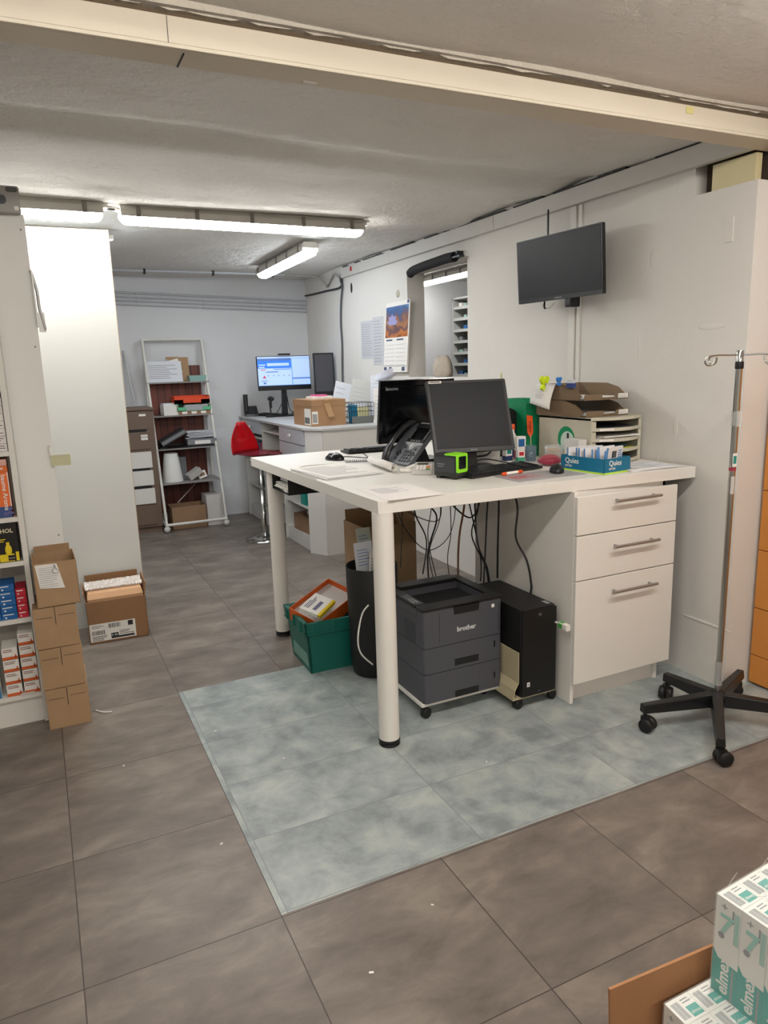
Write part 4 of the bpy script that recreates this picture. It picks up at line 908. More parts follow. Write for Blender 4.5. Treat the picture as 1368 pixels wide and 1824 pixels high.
# ================================================================== DRIP STAND
t = thing('infusion_stand', 'chrome infusion stand on five black wheeled feet before the right wall', 'infusion stand', (2.42, 1.915, 0), R(0))
b = MB(); b.lathe([(.0, .085), (.038, .09), (.04, .118), (.03, .128), (.018, .132)], n=28); b.build('hub', blk_m, t)
for a in (166, 222, 94, 22, 310):
    L = {166: .37, 222: .41, 94: .28, 22: .34, 310: .38}[a]*.93
    b = MB(); b.at((0, 0, 0), R(a)); b.hexa([(0, -.025, .068), (L, -.018, .078), (L, .018, .078), (0, .025, .068), (0, -.022, .127), (L, -.014, .115), (L, .014, .115), (0, .022, .127)])
    lg = b.build('leg', blk, t, bevel=.004)
    caster(lg, (L*math.cos(R(a))*.955, L*math.sin(R(a))*.955, 0), .029, R(a+120), h=.082, w=.046)
b = MB(); b.lathe([(.0125, .10), (.0125, 1.455)], n=24); b.build('lower_pole', chrome, t)
b = MB(); b.lathe([(.0135, 1.455), (.0135, 1.512), (.012, 1.514)], n=24); b.build('upper_pole', chrome, t)
b = MB(); b.lathe([(.0145, 1.445), (.0155, 1.449), (.0155, 1.468), (.0145, 1.472)], n=24); b.build('collar', rub, t)
for a in (172, -8, 82, 262):
    ca, sa = math.cos(R(a)), math.sin(R(a))
    b = MB(); pts = [(0, 0, 1.497), (.05, 0, 1.497), (.10, 0, 1.498), (.145, 0, 1.494), (.160, 0, 1.482), (.155, 0, 1.466), (.138, 0, 1.461), (.122, 0, 1.470), (.117, 0, 1.490)]
    b.tube([(p[0]*ca, p[0]*sa, p[2]) for p in pts], .0032, 8)
    b.build('hook', chrome, t)
b = MB(); b.lathe([(.0165, .985+.245), (.0165, 1.285)], n=18); b.box(-.018, -.0175+.03, -.02, -.019, 1.228, 1.287); b.build('clear_sleeve', clear, t)
b = MB(); b.lathe([(.0165, .16), (.0165, .26)], n=18); b.build('clear_sleeve', clear, t)
b = MB(); b.lathe([(.0133, 1.055), (.0133, 1.068)], n=18); b.build('red_band', mat('band_red', '#a8324a', .5), t)
b = MB(); b.rbox(-.020, .002, -.0165, -.0145, 1.072, 1.125, .003, 'y'); b.rbox(-.018, -.002, -.017, -.0165, 1.085, 1.115, .002, 'y', 1); b.build('sticker', [paper, teal], t)
b = MB(); b.rbox(-.022, -.004, -.0165, -.014, .965, 1.035, .003, 'y'); b.build('barcode_label', mat('label_grey2', '#c9cbc9', .5), t)

# orange drawers beyond the wall corner
t = thing('orange_cabinet', 'tall orange cabinet of flat drawers beyond the right wall corner', 'cabinet', (3.1, 1.6, 0))
b = MB((3.1, 1.6, 0)); b.box(2.86, 3.4, .6, 2.09, 0, 1.52); b.build('carcass', mat('orange_side', '#b57634', .6), t)
z = .012
for hgt in (.135, .225, .27, .27, .27, .27):
    for y0 in (.605, 1.35):
        b = MB((3.1, 1.6, 0)); b.box(2.84, 2.86, y0, y0+.735, z, z+hgt-.004); b.build('drawer', orange_cab, t, bevel=.001)
    z += hgt
# wall screen
t = monitor('wall_screen', 'black screen mounted high on the right wall', .62, .329, (2.524, 3.113, 1.808), R(-85.8), R(-3.6), blk, 0, neck=False, cat='screen', chin=.018, bez=.008, logo='SAMSUNG')
t['label'] = 'black screen hung on a swivel arm high on the right wall'; t['category'] = 'screen'
b = MB((2.50, 3.10, 1.805)); b.box(2.565, 2.61, 3.07, 3.12, 1.93, 1.96); b.box(2.66, XR, 3.05, 3.13, 1.87, 2.03); b.box(2.58, 2.67, 3.08, 3.11, 1.94, 1.955)
b.at(); b.rbox(2.535, 2.60, 3.03, 3.07, 1.765, 1.83, .01, 'y'); b.cyl((2.565, 3.028, 1.795), .012, .05, 14, ax='y'); b.box(2.55, 2.585, 3.04, 3.06, 1.8, 1.95)
for k in range(1): pass
br = b.build('swivel_mount', blk); br.location = (2.50, 3.10, 1.805); tag(br, 'black swivel bracket under and behind the wall screen', 'bracket')
b = MB(); b.tube([(2.60, 3.30, 2.29), (2.60, 3.30, 2.0), (2.56, 3.27, 1.80), (2.55, 3.25, 1.775)], .005); tag(b.build('screen_cable', blk), 'black cable running up from the wall screen to the white trunking', 'cable')
b = MB(); b.tube([(2.57, 3.2, 1.8), (2.56, 3.22, 1.775), (2.56, 3.27, 1.778), (2.57, 3.3, 1.80)], .0018); tag(b.build('cable', mat('grey_cable', '#a8a49b', .5)), 'thin grey cable loop just under the wall screen', 'cable')

# ================================================================== LEFT SIDE
# shelving with products
YF = 3.31
t = thing('product_shelf', 'white shelving full of medicine boxes at the left edge', 'shelf unit', (-.683, 3.5, 0)); so_ = (-.7, 3.5, 0)
for xa in (-.137, -1.3): b = MB(so_); b.box(xa, xa+.021, YF, 3.72, 0, 2.16); b.build('side_panel', white, t, bevel=.001)
b = MB(so_); b.box(-1.28, -.137, 3.70, 3.72, 0, 2.16); b.build('back_panel', white, t)
b = MB(so_); b.box(-1.28, -.137, YF+.02, YF+.04, 0, .12); b.build('plinth', white, t)
SH = (.14, .485, .735, .925, 1.20, 1.46, 1.75)
for z in SH: b = MB(so_); b.box(-1.28, -.137, YF+.002, 3.70, z-.02, z); b.build('shelf', white, t, bevel=.001)
def product(name, label, x0, x1, z0, z1, mats_, deco, group=None, y=YF+.012, d=.12, cat='medicine box'):
    b = MB(((x0+x1)/2, y, z0)); b.box(x0, x1, y, y+d, z0, z1); deco(b, Vector((x0, y, z0)), x1-x0, z1-z0)
    return tag(b.build(name, mats_, loc=((x0+x1)/2+.017, y, z0)), label, cat, group)
for col, (xa, n, nm) in enumerate(((-.200, 5, 'right'), (-.268, 4, 'second'))):
    for k in range(n):
        def deco(b, o, w, h):
            b.patch(o, X, Z, 0, w, 0, h*.24, 1); b.ball((o.x+w*.45, o.y+.001, o.z+h*.36), (w*.34, .0018, h*.12), 12, 0); b.lines(o, X, Z, w*.08, w*.8, h*.62, h*.9, 2, 2, rag=.2)
            b.patch(o, X, Z, w*.82, w*.9, h*.12, h*.4, 1)
        product('medicine_box', 'white-orange medicine box, %s in the bottom %s stack' % (nth(k, n), ('right-hand', 'left-hand')[col]), xa, xa+.06, .141+k*.0555, .141+k*.0555+.0525, [paper, mat('rx_orange', '#d0602c', .5), mat('rx_grey', '#8d6a60', .5)], deco, 'orange and white boxes in the %s stack' % ('right-hand' if col == 0 else 'second'))
for k in range(2):
    def deco(b, o, w, h): b.patch(o, X, Z, 0, w, 0, h*.3, 1); b.lines(o, X, Z, w*.1, w*.9, h*.5, h*.9, 3, 2)
    product('medicine_box', ['tall white and blue box at the left end of the lowest shelf', 'tall white and orange box left of the stacks on the lowest shelf'][k], -.355-.07*k, -.29-.07*k, .141, .32, [paper, mat('rx_blue', '#3f7fae', .5), ink], deco)
b = MB(); b.box(-.20, -.145, YF-.002, YF+.03, .1405, .146); tag(b.build('crumpled_leaflet', mat('leaflet', '#d8d3cd', .8)), 'small white leaflet at the front edge of the lowest shelf', 'leaflet')
for k in range(5):
    def deco(b, o, w, h): b.lines(o, X, Z, w*.1, w*.8, h*.55, h*.85, 1, 1, rag=.2); b.patch(o, X, Z, w*.2, w*.32, h*.15, h*.38, 1)
    product('medicine_box', 'blue medicine box, %s in the stack beside the red boxes' % nth(k, 5), -.247, -.187, .486+k*.031, .486+k*.031+.0295, [mat('rx_deep_blue', '#1d63a5', .5), paper], deco, 'blue medicine boxes')
    if k < 4: product('medicine_box', 'red medicine box, %s in the stack next to the shelf side' % nth(k, 4), -.184, -.145, .486+k*.0325, .486+k*.0325+.031, [mat('rx_red', '#c42338', .5), paper], deco, 'red medicine boxes')
    product('medicine_box', 'blue medicine box, %s in the stack at the very left edge' % nth(k, 5), -.312, -.250, .486+k*.031, .486+k*.031+.0295, [mat('rx_deep_blue', '#1d63a5', .5), paper], deco, 'blue medicine boxes, left stack')
def deco(b, o, w, h):
    b.text('MENTHOL', .024, o+Vector((w*.93, -.0008, h*.74)), X, Z, 1, bold=.03, align='RIGHT')
    b.lines(o, X, Z, w*.3, w*.95, h*.5, h*.6, 2, 2)
    b.ball((o.x+w*.80, o.y, o.z+h*.30), (.013, .002, .024), 14, 2); b.patch(o, X, Z, w*.77, w*.83, h*.4, h*.5, 2); b.patch(o, X, Z, w*.62, w*.90, .002, h*.2, 2); b.patch(o, X, Z, w*.93, w*.99, .002, h*.24, 2)
    b.patch(o, X, Z, w*.78, w*.91, .006, .028, 0, .003); b.text('FORTE', .008, o+Vector((w*.785, -.0036, .013)), X, Z, 1)
product('menthol_box', 'black and yellow box lettered with menthol on the middle shelf', -.345, -.148, .736, .905, [mat('rx_black', '#151310', .4), mat('cream_print', '#d9cfae', .5), mat('rx_yellow', '#e5cc20', .5)], deco)
def deco(b, o, w, h):
    b.patch(o, X, Z, 0, w, 0, h*.24, 1); b.text('baume Aroma', .026, o+Vector((w*.78, -.0008, h*.95)), -Z, X, 2, bold=.01); b.patch(o, X, Z, w*.97, w, 0, h, 2)
    for q in range(10): b.ball((o.x+random.random()*w, o.y, o.z+random.random()*h*.22), (.008, .0012, .006), 8, 3)
product('balm_box', 'orange balm box with sideways white lettering on the shelf above the black box', -.275, -.152, .926, 1.115, [mat('rx_orange2', '#e8702a', .5), mat('rx_night', '#3b4f86', .5), paper, mat('rx_dusk', '#5d5a8f', .5)], deco)
for k in range(2):
    product('flat_box', ['flat orange box lying on top of the orange balm box', 'flat pink and white box, topmost above the orange balm box'][k], -.275, -.152, 1.116+k*.026, 1.141+k*.026, [mat('rx_orange3', '#d9692c', .5) if k == 0 else mat('rx_pinkish', '#d7a79a', .5), paper], lambda b, o, w, h: b.lines(o, X, Z, w*.1, w*.9, h*.3, h*.8, 1, 1))
for k in range(7):
    for q, xa in enumerate((-.255, -.196)):
        product('medicine_box', 'white medicine box, %s in the %s stack above the orange box' % (nth(k, 7) if k < 6 else 'topmost', ('left', 'right')[q]), xa, xa+.056, 1.201+k*.031, 1.2305+k*.031, [paper, mat('rx_print', '#85707a', .6)], lambda b, o, w, h: b.lines(o, X, Z, w*.1, w*.9, h*.25, h*.85, 2, 1), 'white medicine boxes on the upper shelf', d=.14)
# boards
t = thing('wide_board', 'tall white board with screws standing beside the product shelving', 'panel', (-.04, 3.47, 0))
b = MB((-.04, 3.47, 0)); b.box(-.098, .046, 3.455, 3.475, 0, 2.15); b.build('board', offwhite, t, bevel=.001)
for z in (2.09, 1.62, .80, .15): b = MB((-.04, 3.47, 0)); b.cyl((.028, 3.4535, z), .004, .003, 10, ax='y'); b.build('screw', mid_grey, t)
t = thing('bracket_box', 'grey plastic fitting with an oval recess on top of the white board', 'fitting', (-.04, 3.42, 2.13))
b = MB((-.04, 3.42, 2.13)); b.rbox(-.16, .038, 3.40, 3.455, 2.145, 2.245, .01, 'y'); b.build('body', mat('fitting_grey', '#9a9a95', .45), t, bevel=.003)
b = MB((-.04, 3.42, 2.13)); b.rbox(-.10, -.012, 3.398, 3.401, 2.175, 2.21, .015, 'y'); b.build('recess', grey_d, t)
b = MB((-.04, 3.42, 2.13)); b.rbox(-.01, .032, 3.397, 3.401, 2.222, 2.24, .008, 'y'); b.build('indicator', mat('smoke_dark', '#4f504c', .3), t)
b = MB((-.04, 3.42, 2.13)); b.rbox(.014, .030, 3.398, 3.401, 2.153, 2.169, .002, 'y'); b.build('badge', paper, t)
b = MB(); b.tube([(.046, 3.45, 1.93), (.060, 3.45, 1.85), (.062, 3.45, 1.78), (.074, 3.45, 1.70), (.072, 3.45, 1.69)], .006); b.box(.046, .052, 3.44, 3.46, 1.70, 1.93); b.box(.052, .078, 3.446, 3.452, 1.68, 1.76)
tag(b.build('bent_strip', steel), 'bent grey metal strip hanging on the edge of the white board', 'metal strip')
t = thing('price_holder', 'small yellowish plastic label holder sticking out from the white board', 'label holder', (.06, 3.44, 1.15))
b = MB((.06, 3.44, 1.15)); b.rbox(.035, .113, 3.437, 3.442, 1.11, 1.158, .004, 'y'); b.build('plate', mat('yellowish_plastic', '#c6c5a0', .3), t)
b = MB((.06, 3.44, 1.15)); b.box(.03, .115, 3.435, 3.444, 1.157, 1.163); b.tube([(.036, 3.44, 1.16), (.032, 3.45, 1.19), (.038, 3.45, 1.20)], .004); b.build('rail', white, t)
# carton stack
def carton_closed(label, c, w, d, h, rz, flaps=True):
    t = thing('carton', label, 'cardboard box', c, rz, None)
    b = MB(); b.box(-w/2, w/2, 0, d, 0, h-.002); b.build('body', card, t, bevel=.0015)
    b = MB(); b.box(-.0012, .0012, -.0008, 0, h-.08, h-.002); b.box(-w/2+.01, -.012, -.0008, 0, h-.046, h-.0445); b.box(.012, w/2-.01, -.0008, 0, h-.040, h-.0385); b.build('slot', blk_m, t)
    return t
for k, (z, h, nm) in enumerate(((0, .182, 'lowest'), (.1825, .181, 'second lowest'), (.364, .181, 'third from the floor'))):
    carton_closed('tan carton with a T-shaped slot, %s in the stack' % nm, (-.018-.004*k, 3.205+.004*k, z), .168, .235, h, R((-1, 1, -.5)[k]))
t = thing('carton', 'open tan carton with a receipt taped on, topmost of the stack by the white board', 'cardboard box', (-.006, 3.325, .5455), R(1))
open_box(t, .168, .22, .19, fl=(0, (.03, -8), 0, 0), th=.003)
b = MB(); b.hexa([(-.065, -.113, .085), (.03, -.114, .075), (.03, -.1135, .075), (-.065, -.1125, .085), (-.075, -.1125, .186), (.008, -.1125, .184), (.008, -.112, .184), (-.075, -.112, .186)])
b.lines((-.063, -.1145, .085), X, Z, 0, .075, .0, .09, 10, 1, .25, .0004); b.tube([(-.005, -.1145, .182), (.012, -.1145, .145), (-.012, -.1145, .15), (.004, -.1145, .18)], .0008, 5, 2)
rc = b.build('receipt', [paper, ink, ink_d]); rc.location = (-.006, 3.325, .5455); rc.rotation_euler = (0, 0, R(1)); tag(rc, 'white receipt with scribbles stuck on the topmost carton of the stack', 'receipt')
# carton by the partition
t = thing('carton', 'brown carton with a printed address label at the foot of the tall partition', 'cardboard box', (.29, 4.325, 0), R(-1.5))
open_box(t, .32, .29, .245, m_out=mat('carton_brown', '#96704f', .85, var=.08, vs=9), fl=(0, (.085, 0), (.05, 12), (.07, 8)))
b = MB(); o_ = Vector((-.155, -.1455, 0)); b.patch(o_, X, Z, .0, .245, .012, .115, 0, .0006)
b.bars(o_, X, Z, .10, .165, .082, .108, 14, 1); b.bars(o_, X, Z, .01, .08, .05, .075, 14, 1); b.patch(o_, X, Z, .205, .232, .082, .110, 1, .001); b.patch(o_, X, Z, .11, .235, .018, .030, 1, .001); b.patch(o_, X, Z, .11, .15, .030, .050, 1, .001)
b.text('5 44', .018, o_+Vector((.113, -.0012, .032)), X, Z, 0); b.lines(o_, X, Z, .01, .09, .014, .045, 4, 1, .4, .001); b.lines(o_, X, Z, .155, .235, .034, .062, 3, 1, .35, .001); b.lines(o_, X, Z, .01, .08, .088, .108, 3, 1, .3, .001)
b.build('address_label', [paper, ink_d], t)
t = thing('inner_pack', 'pale cardboard insert under bubble wrap inside the brown carton', 'packaging', (.29, 4.325, .02), R(-1.5))
b = MB(); b.box(-.15, .15, -.125, .10, 0, .235); b.hexa([(-.15, -.125, .235), (.15, -.125, .235), (.15, -.02, .235), (-.15, -.02, .235), (-.145, -.10, .262), (.145, -.10, .262), (.14, -.03, .27), (-.14, -.03, .27)]); b.build('insert', mat('card_pale', '#c39a75', .85), t)
b = MB(); n = 40
vs = []; 
for j in range(9):
    for i in range(n+1): vs.append((-.155+.31*i/n, -.06+.018*j, .275+.012*math.sin(j*1.1)+.006*random.random()))
b.add(vs, [(j*(n+1)+i, j*(n+1)+i+1, (j+1)*(n+1)+i+1, (j+1)*(n+1)+i) for j in range(8) for i in range(n)]); q = b.build('bubble_wrap', mat('bubble_wrap', '#d9d2cc', .15, alpha=.75), t); s_ = q.modifiers.new('s', 'SOLIDIFY'); s_.thickness = .01
# tall partition (end panel of a shelving row)
t = thing('partition_unit', 'tall white partition panel with a wooden edge, brightly lit at its top', 'panel', (.0, 4.5, 0))
b = MB((0, 4.5, 0)); b.box(-.30, .476, 4.495, 4.513, 0, 2.285); b.build('panel', mat('partition_white', '#d3d4d0', .5), t)
b = MB((0, 4.5, 0)); b.box(.476, .479, 4.495, 4.513, 0, 2.285); b.box(-.30, .479, 4.495, 4.513, 2.285, 2.288); b.build('wooden_edge', edge_wood, t)
b = MB((0, 4.5, 0)); b.box(-.30, -.28, 4.513, 4.95, 0, 2.0); b.box(.40, .42, 4.513, 4.95, 0, 2.0)
for z in (.1, .5, .9, 1.3, 1.7, 1.98): b.box(-.28, .40, 4.513, 4.95, z, z+.018)
b.build('shelves_behind', offwhite, t)

# ================================================================== FAR END
# grey-brown cabinet
t = thing('drawer_tower', 'grey-brown drawer tower with white and brown drawers against the far wall', 'drawer cabinet', (.72, 7.15, 0)); co = (.72, 7.15, 0)
b = MB(co); b.box(.45, .974, 6.975, 7.38, .06, 1.16); b.box(.43, .978, 6.95, 7.385, 1.16, 1.18); b.box(.47, .965, 7.0, 7.36, 0, .06); b.build('carcass', brown_cab, t, bevel=.001)
for z0, z1, mm, lbs in ((.985, 1.15, brown_cab, ((1.105, 1.125),)), (.80, .96, brown_cab, ((.915, .935), (.885, .91))), (.625, .775, white, ()), (.46, .60, white, ()), (.285, .43, white, ()), (.085, .27, brown_cab, ())):
    b = MB(co); b.box(.50, .925, 6.962, 6.976, z0, z1); d = b.build('drawer', mm, t, bevel=.001)
    for a, c in lbs: b = MB(co); b.box(.845, .905, 6.96, 6.962, a, c); b.build('label_strip', paper, d)
for z in (.97, .613, .445): b = MB(co); b.box(.52, .90, 6.972, 6.9755, z-.012, z+.012); b.build('grip_slot', blk_m, t)
t = thing('framed_board', 'white framed board leaning on the wall above the drawer tower', 'board', (.7, 7.38, 1.18))
b = MB((.7, 7.38, 1.18)); b.box(.35, .80, 7.40, 7.405, 1.20, 1.70); b.build('panel', mat('board_white', '#c9ccd0', .3), t)
b = MB((.7, 7.38, 1.18)); b.hexa([(.86, 7.34, 1.18), (.875, 7.34, 1.18), (.875, 7.36, 1.18), (.86, 7.36, 1.18), (.81, 7.39, 1.71), (.825, 7.39, 1.71), (.825, 7.41, 1.71), (.81, 7.41, 1.71)]); b.box(.35, .89, 7.33, 7.36, 1.181, 1.195); b.build('frame', mat('frame_alu', '#b4b6b8', .4), t)
# ladder shelf
t = thing('ladder_shelf', 'white leaning ladder shelf on casters with grey shelves at the far wall', 'shelf unit', (1.27, 7.1, 0)); lo = (1.27, 7.1, 0)
def yf(z): return 6.90+.42*(z-.06)/1.74
lx0, lx1 = .995, 1.565
for x, x2 in ((lx0, .985), (lx1, 1.545)):
    b = MB(lo); b.tube([(x, 6.90, .06), (x2, 7.33, 1.81)], .013, 10, smooth=False); b.build('front_rail', white, t)
    b = MB(lo); b.tube([(x+.005, 7.37, .06), (x2, 7.36, 1.81)], .011, 10, smooth=False); b.build('rear_rail', white, t)
    b = MB(lo); b.tube([(x, 6.9, .065), (x, 7.37, .065)], .012, 10, smooth=False); b.build('foot_rail', white, t)
    b = MB(lo); b.tube([(x2, 7.33, 1.805), (x2, 7.36, 1.805)], .012, 10, smooth=False); b.build('top_joint', white, t)
b = MB(lo); b.tube([(lx0, 6.90, .07), (lx1, 6.90, .07)], .014, 10, smooth=False); b.build('front_bar', white, t)
b = MB(lo); b.tube([(.985, 7.33, 1.805), (1.545, 7.33, 1.805)], .013, 10, smooth=False); b.build('top_bar', white, t)
LS = (1.40, 1.085, .775, .452)
for z in LS:
    b = MB(lo); b.box(lx0-.01, lx1, yf(z)-.01, 7.35, z-.012, z); b.build('shelf', mat('shelf_grey', '#8f8b88', .4), t)
for x, y in ((lx0, 6.9), (lx1, 6.9), (lx0, 7.37), (lx1, 7.37)):
    b = MB(lo); b.ball((x, y, .03), (.03, .024, .03), 14); b.build('caster', mat('caster_white', '#d6d4d0', .5), t)
b = MB(); b.box(1.0, 1.52, 7.385, 7.41, .10, 1.555); tag(b.build('wood_panel', wood_slat('mahogany_slats')), 'reddish-brown panel of vertical wooden slats behind the ladder shelf', 'panel')
# its contents
def prop(name, label, cat, mats_, fn, loc, rz=0, group=None, bevel=0):
    b = MB(); fn(b); o = b.build(name, mats_, loc=loc, bevel=bevel); o.rotation_euler = (0, 0, rz); return tag(o, label, cat, group)
z = LS[0]+.001
def fn(b): b.at((0, 0, 0), 0, rx=R(-12)); b.box(-.17, .17, -.003, .003, 0, .20); b.lines((-.17, -.003, 0), X, Z, .03, .3, .03, .17, 8, 1)
prop('paper_sheet', 'large white drawing standing on the top shelf of the ladder', 'paper', [paper2, ink], fn, (1.155, 7.26, z))
def fn(b): b.at((0, 0, 0), 0, rx=R(-8)); b.box(-.09, .09, -.003, .003, 0, .235); b.box(-.12, .0, -.004, -.001, .215, .24)
prop('cardboard_piece', 'brown cardboard piece behind the papers on the top shelf of the ladder', 'cardboard', [card], fn, (1.31, 7.30, z))
def fn(b): b.at((0, 0, 0), R(0), rx=R(-10), ry=R(-14)); b.box(-.055, .055, -.002, .002, .08, .22); b.lines((-.055, -.002, .08), X, Z, .015, .1, .06, .12, 4, 1)
prop('note', 'tilted handwritten note leaning on the cardboard on the top ladder shelf', 'note', [paper, mat('blue_ink', '#7785a8', .8)], fn, (1.30, 7.285, z+.0))
def fn(b): b.hexa([(-.075, -.05, 0), (.075, -.05, 0), (.075, .05, 0), (-.075, .05, 0), (-.085, -.06, .055), (.085, -.06, .055), (.085, .06, .055), (-.085, .06, .055)])
prop('teal_box', 'small pale teal box at the right end of the top ladder shelf', 'box', [teal_l], fn, (1.46, 7.27, z))
z = LS[1]+.001
def fn(b): b.box(-.07, .07, -.07, .07, 0, .10); b.box(-.065, .05, -.05, .05, .10, .115, 1)
prop('white_box', 'white cube-shaped box on the second shelf of the ladder', 'box', [paper, paper2], fn, (1.165, 7.23, z), R(5))
def fn(b): b.box(-.15, .15, -.08, .08, 0, .035); [b.box(x, x+.05, -.081, -.08, .006, .03, 1) for x in (-.12, -.03, .06)]
prop('brown_tray', 'low brown tray with labels at the bottom of the pile on the second ladder shelf', 'tray', [card2, paper], fn, (1.39, 7.23, z))
def shell(b, w, d, h, th=.003): b.box(-w, w, -d, d, 0, th); b.box(-w, w, d-th, d, 0, h); b.box(-w, -w+th, -d, d, 0, h); b.box(w-th, w, -d, d, 0, h); b.box(-w, -w*.5, -d, -d+th, 0, h*.5); b.box(w*.5, w, -d, -d+th, 0, h*.5)
prop('green_tray', 'mint green letter tray in the pile on the second ladder shelf', 'tray', [mat('mint_green', '#5fb98a', .5)], lambda b: shell(b, .16, .085, .07), (1.39, 7.23, z+.036))
prop('paper_stack', 'grey papers bulging from the mint green letter tray', 'papers', [mat('paper_grey', '#b7b8bc', .8)], lambda b: [b.box(-.13+.01*k, .14-.01*(k % 2), -.075, .07, .004+.011*k, .013+.011*k) for k in range(5)], (1.39, 7.225, z+.036))
prop('orange_tray', 'bright orange letter tray on top of the pile on the second ladder shelf', 'tray', [mat('tray_orange', '#e2491d', .4)], lambda b: (shell(b, .17, .085, .07), b.box(-.17, .17, -.085, -.082, 0, .055)), (1.375, 7.235, z+.108))
z = LS[2]+.001
prop('black_tray', 'flat black tray under the files on the third ladder shelf', 'tray', [blk], lambda b: shell(b, .15, .12, .03), (1.17, 7.20, z))
def fn(b): b.at((0, 0, .03), R(0), ry=R(-27)); b.box(-.13, .13, -.10, .10, 0, .05); b.box(-.125, .125, -.101, .095, .01, .04, 1)
prop('ring_binder', 'dark ring binder lying slanted on the third ladder shelf', 'binder', [grey_d, mid_grey], fn, (1.17, 7.18, z+.05))
def fn(b): b.box(-.14, .14, -.11, .11, 0, .02); b.box(-.139, .139, -.111, .10, .02, .075, 1); b.box(-.07, .08, -.1125, -.111, .025, .06, 2)
prop('box_file', 'grey box file with a white label on the third ladder shelf', 'box file', [blk, mid_grey, paper], fn, (1.43, 7.19, z), R(-2))
for k in range(5): prop('paper_stack', 'loose sheet, %s in the heap on the grey box file' % nth(k, 5), 'papers', [paper2], lambda b: (b.at((0, 0, 0), 0, ry=R(-3+k)), b.cb((0, 0, .004), (.27, .2, .006))), (1.42+.008*(k % 2), 7.19, z+.085+k*.013), R(random.uniform(-6, 6)), 'sheets on the box file')
z = LS[3]+.001
prop('conical_lampshade', 'white conical lamp shade standing on the lowest shelf of the ladder', 'cone', [mat('shade_white', '#d9d8d4', .8)], lambda b: b.lathe([(.10, 0), (.065, .275), (.063, .275), (.098, .002)], n=28), (1.125, 7.14, z))  # the white cone is meant as a lamp shade
prop('small_white_box', 'small grey-white box tilted on the lowest ladder shelf', 'box', [mat('dull_grey', '#b3b0ac', .6)], lambda b: (b.at((0, 0, .0), 0, ry=R(-30)), b.box(0, .14, -.05, .05, .0, .06)), (1.28, 7.10, z), R(10))
prop('small_photo_card', 'small card with a dark picture beside the tilted box on the ladder shelf', 'card', [paper, card2], lambda b: (b.at((0, 0, .0), 0, rx=R(-20), ry=R(-20)), b.box(-.04, .04, -.004, .004, 0, .07), b.box(-.02, .025, -.006, -.004, .02, .05, 1)), (1.415, 7.10, z+.012), R(-10))
prop('grey_roll', 'grey plastic sleeve standing behind the lamp shade on the ladder shelf', 'sleeve', [mid_grey], lambda b: b.rbox(-.05, .05, -.03, .03, 0, .22, .01), (1.235, 7.26, z))
t = thing('cardboard_box', 'low open cardboard box at the foot of the ladder shelf', 'cardboard box', (1.225, 7.09, 0), R(1)); open_box(t, .33, .24, .22, m_out=card2)
t = thing('white_carton', 'tall pale carton beside the cardboard box at the foot of the ladder shelf', 'carton', (1.47, 7.10, 0), R(2))
b = MB(); b.box(-.07, .09, -.10, .11, 0, .30); b.lines((-.04, -.06, .3), X, Y, 0, .1, 0, .1, 3, 1); b.build('body', [mat('pale_carton', '#cfcbc6', .7), ink], t)
b = MB(); b.tube([(1.13, 7.0, .26), (1.40, 7.2, .448)], .006, 8, smooth=False); tag(b.build('thin_rod', mat('rod', '#9b8d86', .5)), 'thin rod slanting up from the cardboard box at the ladder shelf', 'rod')

# far desk
t = thing('far_desk', 'white desk with grey top, drawers and open shelves along the right wall', 'desk', (2.28, 6.3, 0)); do = (2.28, 6.3, 0)
DZ = 1.028
b = MB(do); b.prism([(1.885, 5.425), (1.985, 5.265), (2.685, 5.265), (2.685, 7.40), (1.885, 7.40)], DZ-.018, DZ); b.build('desktop', desk_grey, t, bevel=.001)
b = MB(do); b.box(1.998, 2.684, 5.28, 5.298, 0, DZ-.018); b.build('end_panel', desk_white, t)
b = MB(do); b.hexa([(1.905, 5.44, 0), (1.995, 5.282, 0), (2.005, 5.29, 0), (1.92, 5.45, 0), (1.905, 5.44, DZ-.018), (1.995, 5.282, DZ-.018), (2.005, 5.29, DZ-.018), (1.92, 5.45, DZ-.018)]); b.build('corner_panel', desk_white, t)
b = MB(do)
for y in (5.44, 6.09, 6.68, 7.33): b.box(1.912, 2.684, y-.009, y+.009, 0, DZ-.018)
b.box(2.66, 2.684, 5.45, 7.33, 0, DZ-.018); b.build('upright', desk_white, t)
for ya, yb, zs in ((5.45, 6.08, (.10, .35, .61)), (6.69, 7.32, (.10, .33, .57, .83))):
    for z in zs: b = MB(do); b.box(1.93, 2.66, ya, yb, z, z+.016); b.build('shelf', desk_white, t)
    b = MB(do); b.box(1.93, 1.95, ya, yb, 0, .10); b.build('plinth', desk_white, t)
    b = MB(do)
b = MB(do); b.box(1.92, 2.5, 6.10, 6.67, .915, .93); b.build('sliding_shelf', desk_white, t)
b = MB(do); b.box(2.3, 2.66, 6.10, 6.67, .1, .12); b.build('footrest', desk_white, t)
for (ya, yb, za, zb) in ((5.455, 6.085, .885, 1.005), (5.455, 6.085, .665, .878), (6.69, 7.325, .885, 1.005)):
    b = MB(do); b.box(1.895, 1.912, ya, yb, za, zb); d = b.build('drawer', mat('drawer_grey', '#bcc2c9', .45), t, bevel=.001)
    b = MB(do); zc = (za+zb)/2; b.lathe([(.008, 0), (.008, .012)], (1.882, (ya+yb)/2, zc), 12, ax='x'); b.rbox(1.876, 1.884, (ya+yb)/2-.03, (ya+yb)/2+.03, zc-.012, zc+.012, .01, 'x'); b.build('knob', paper, d)
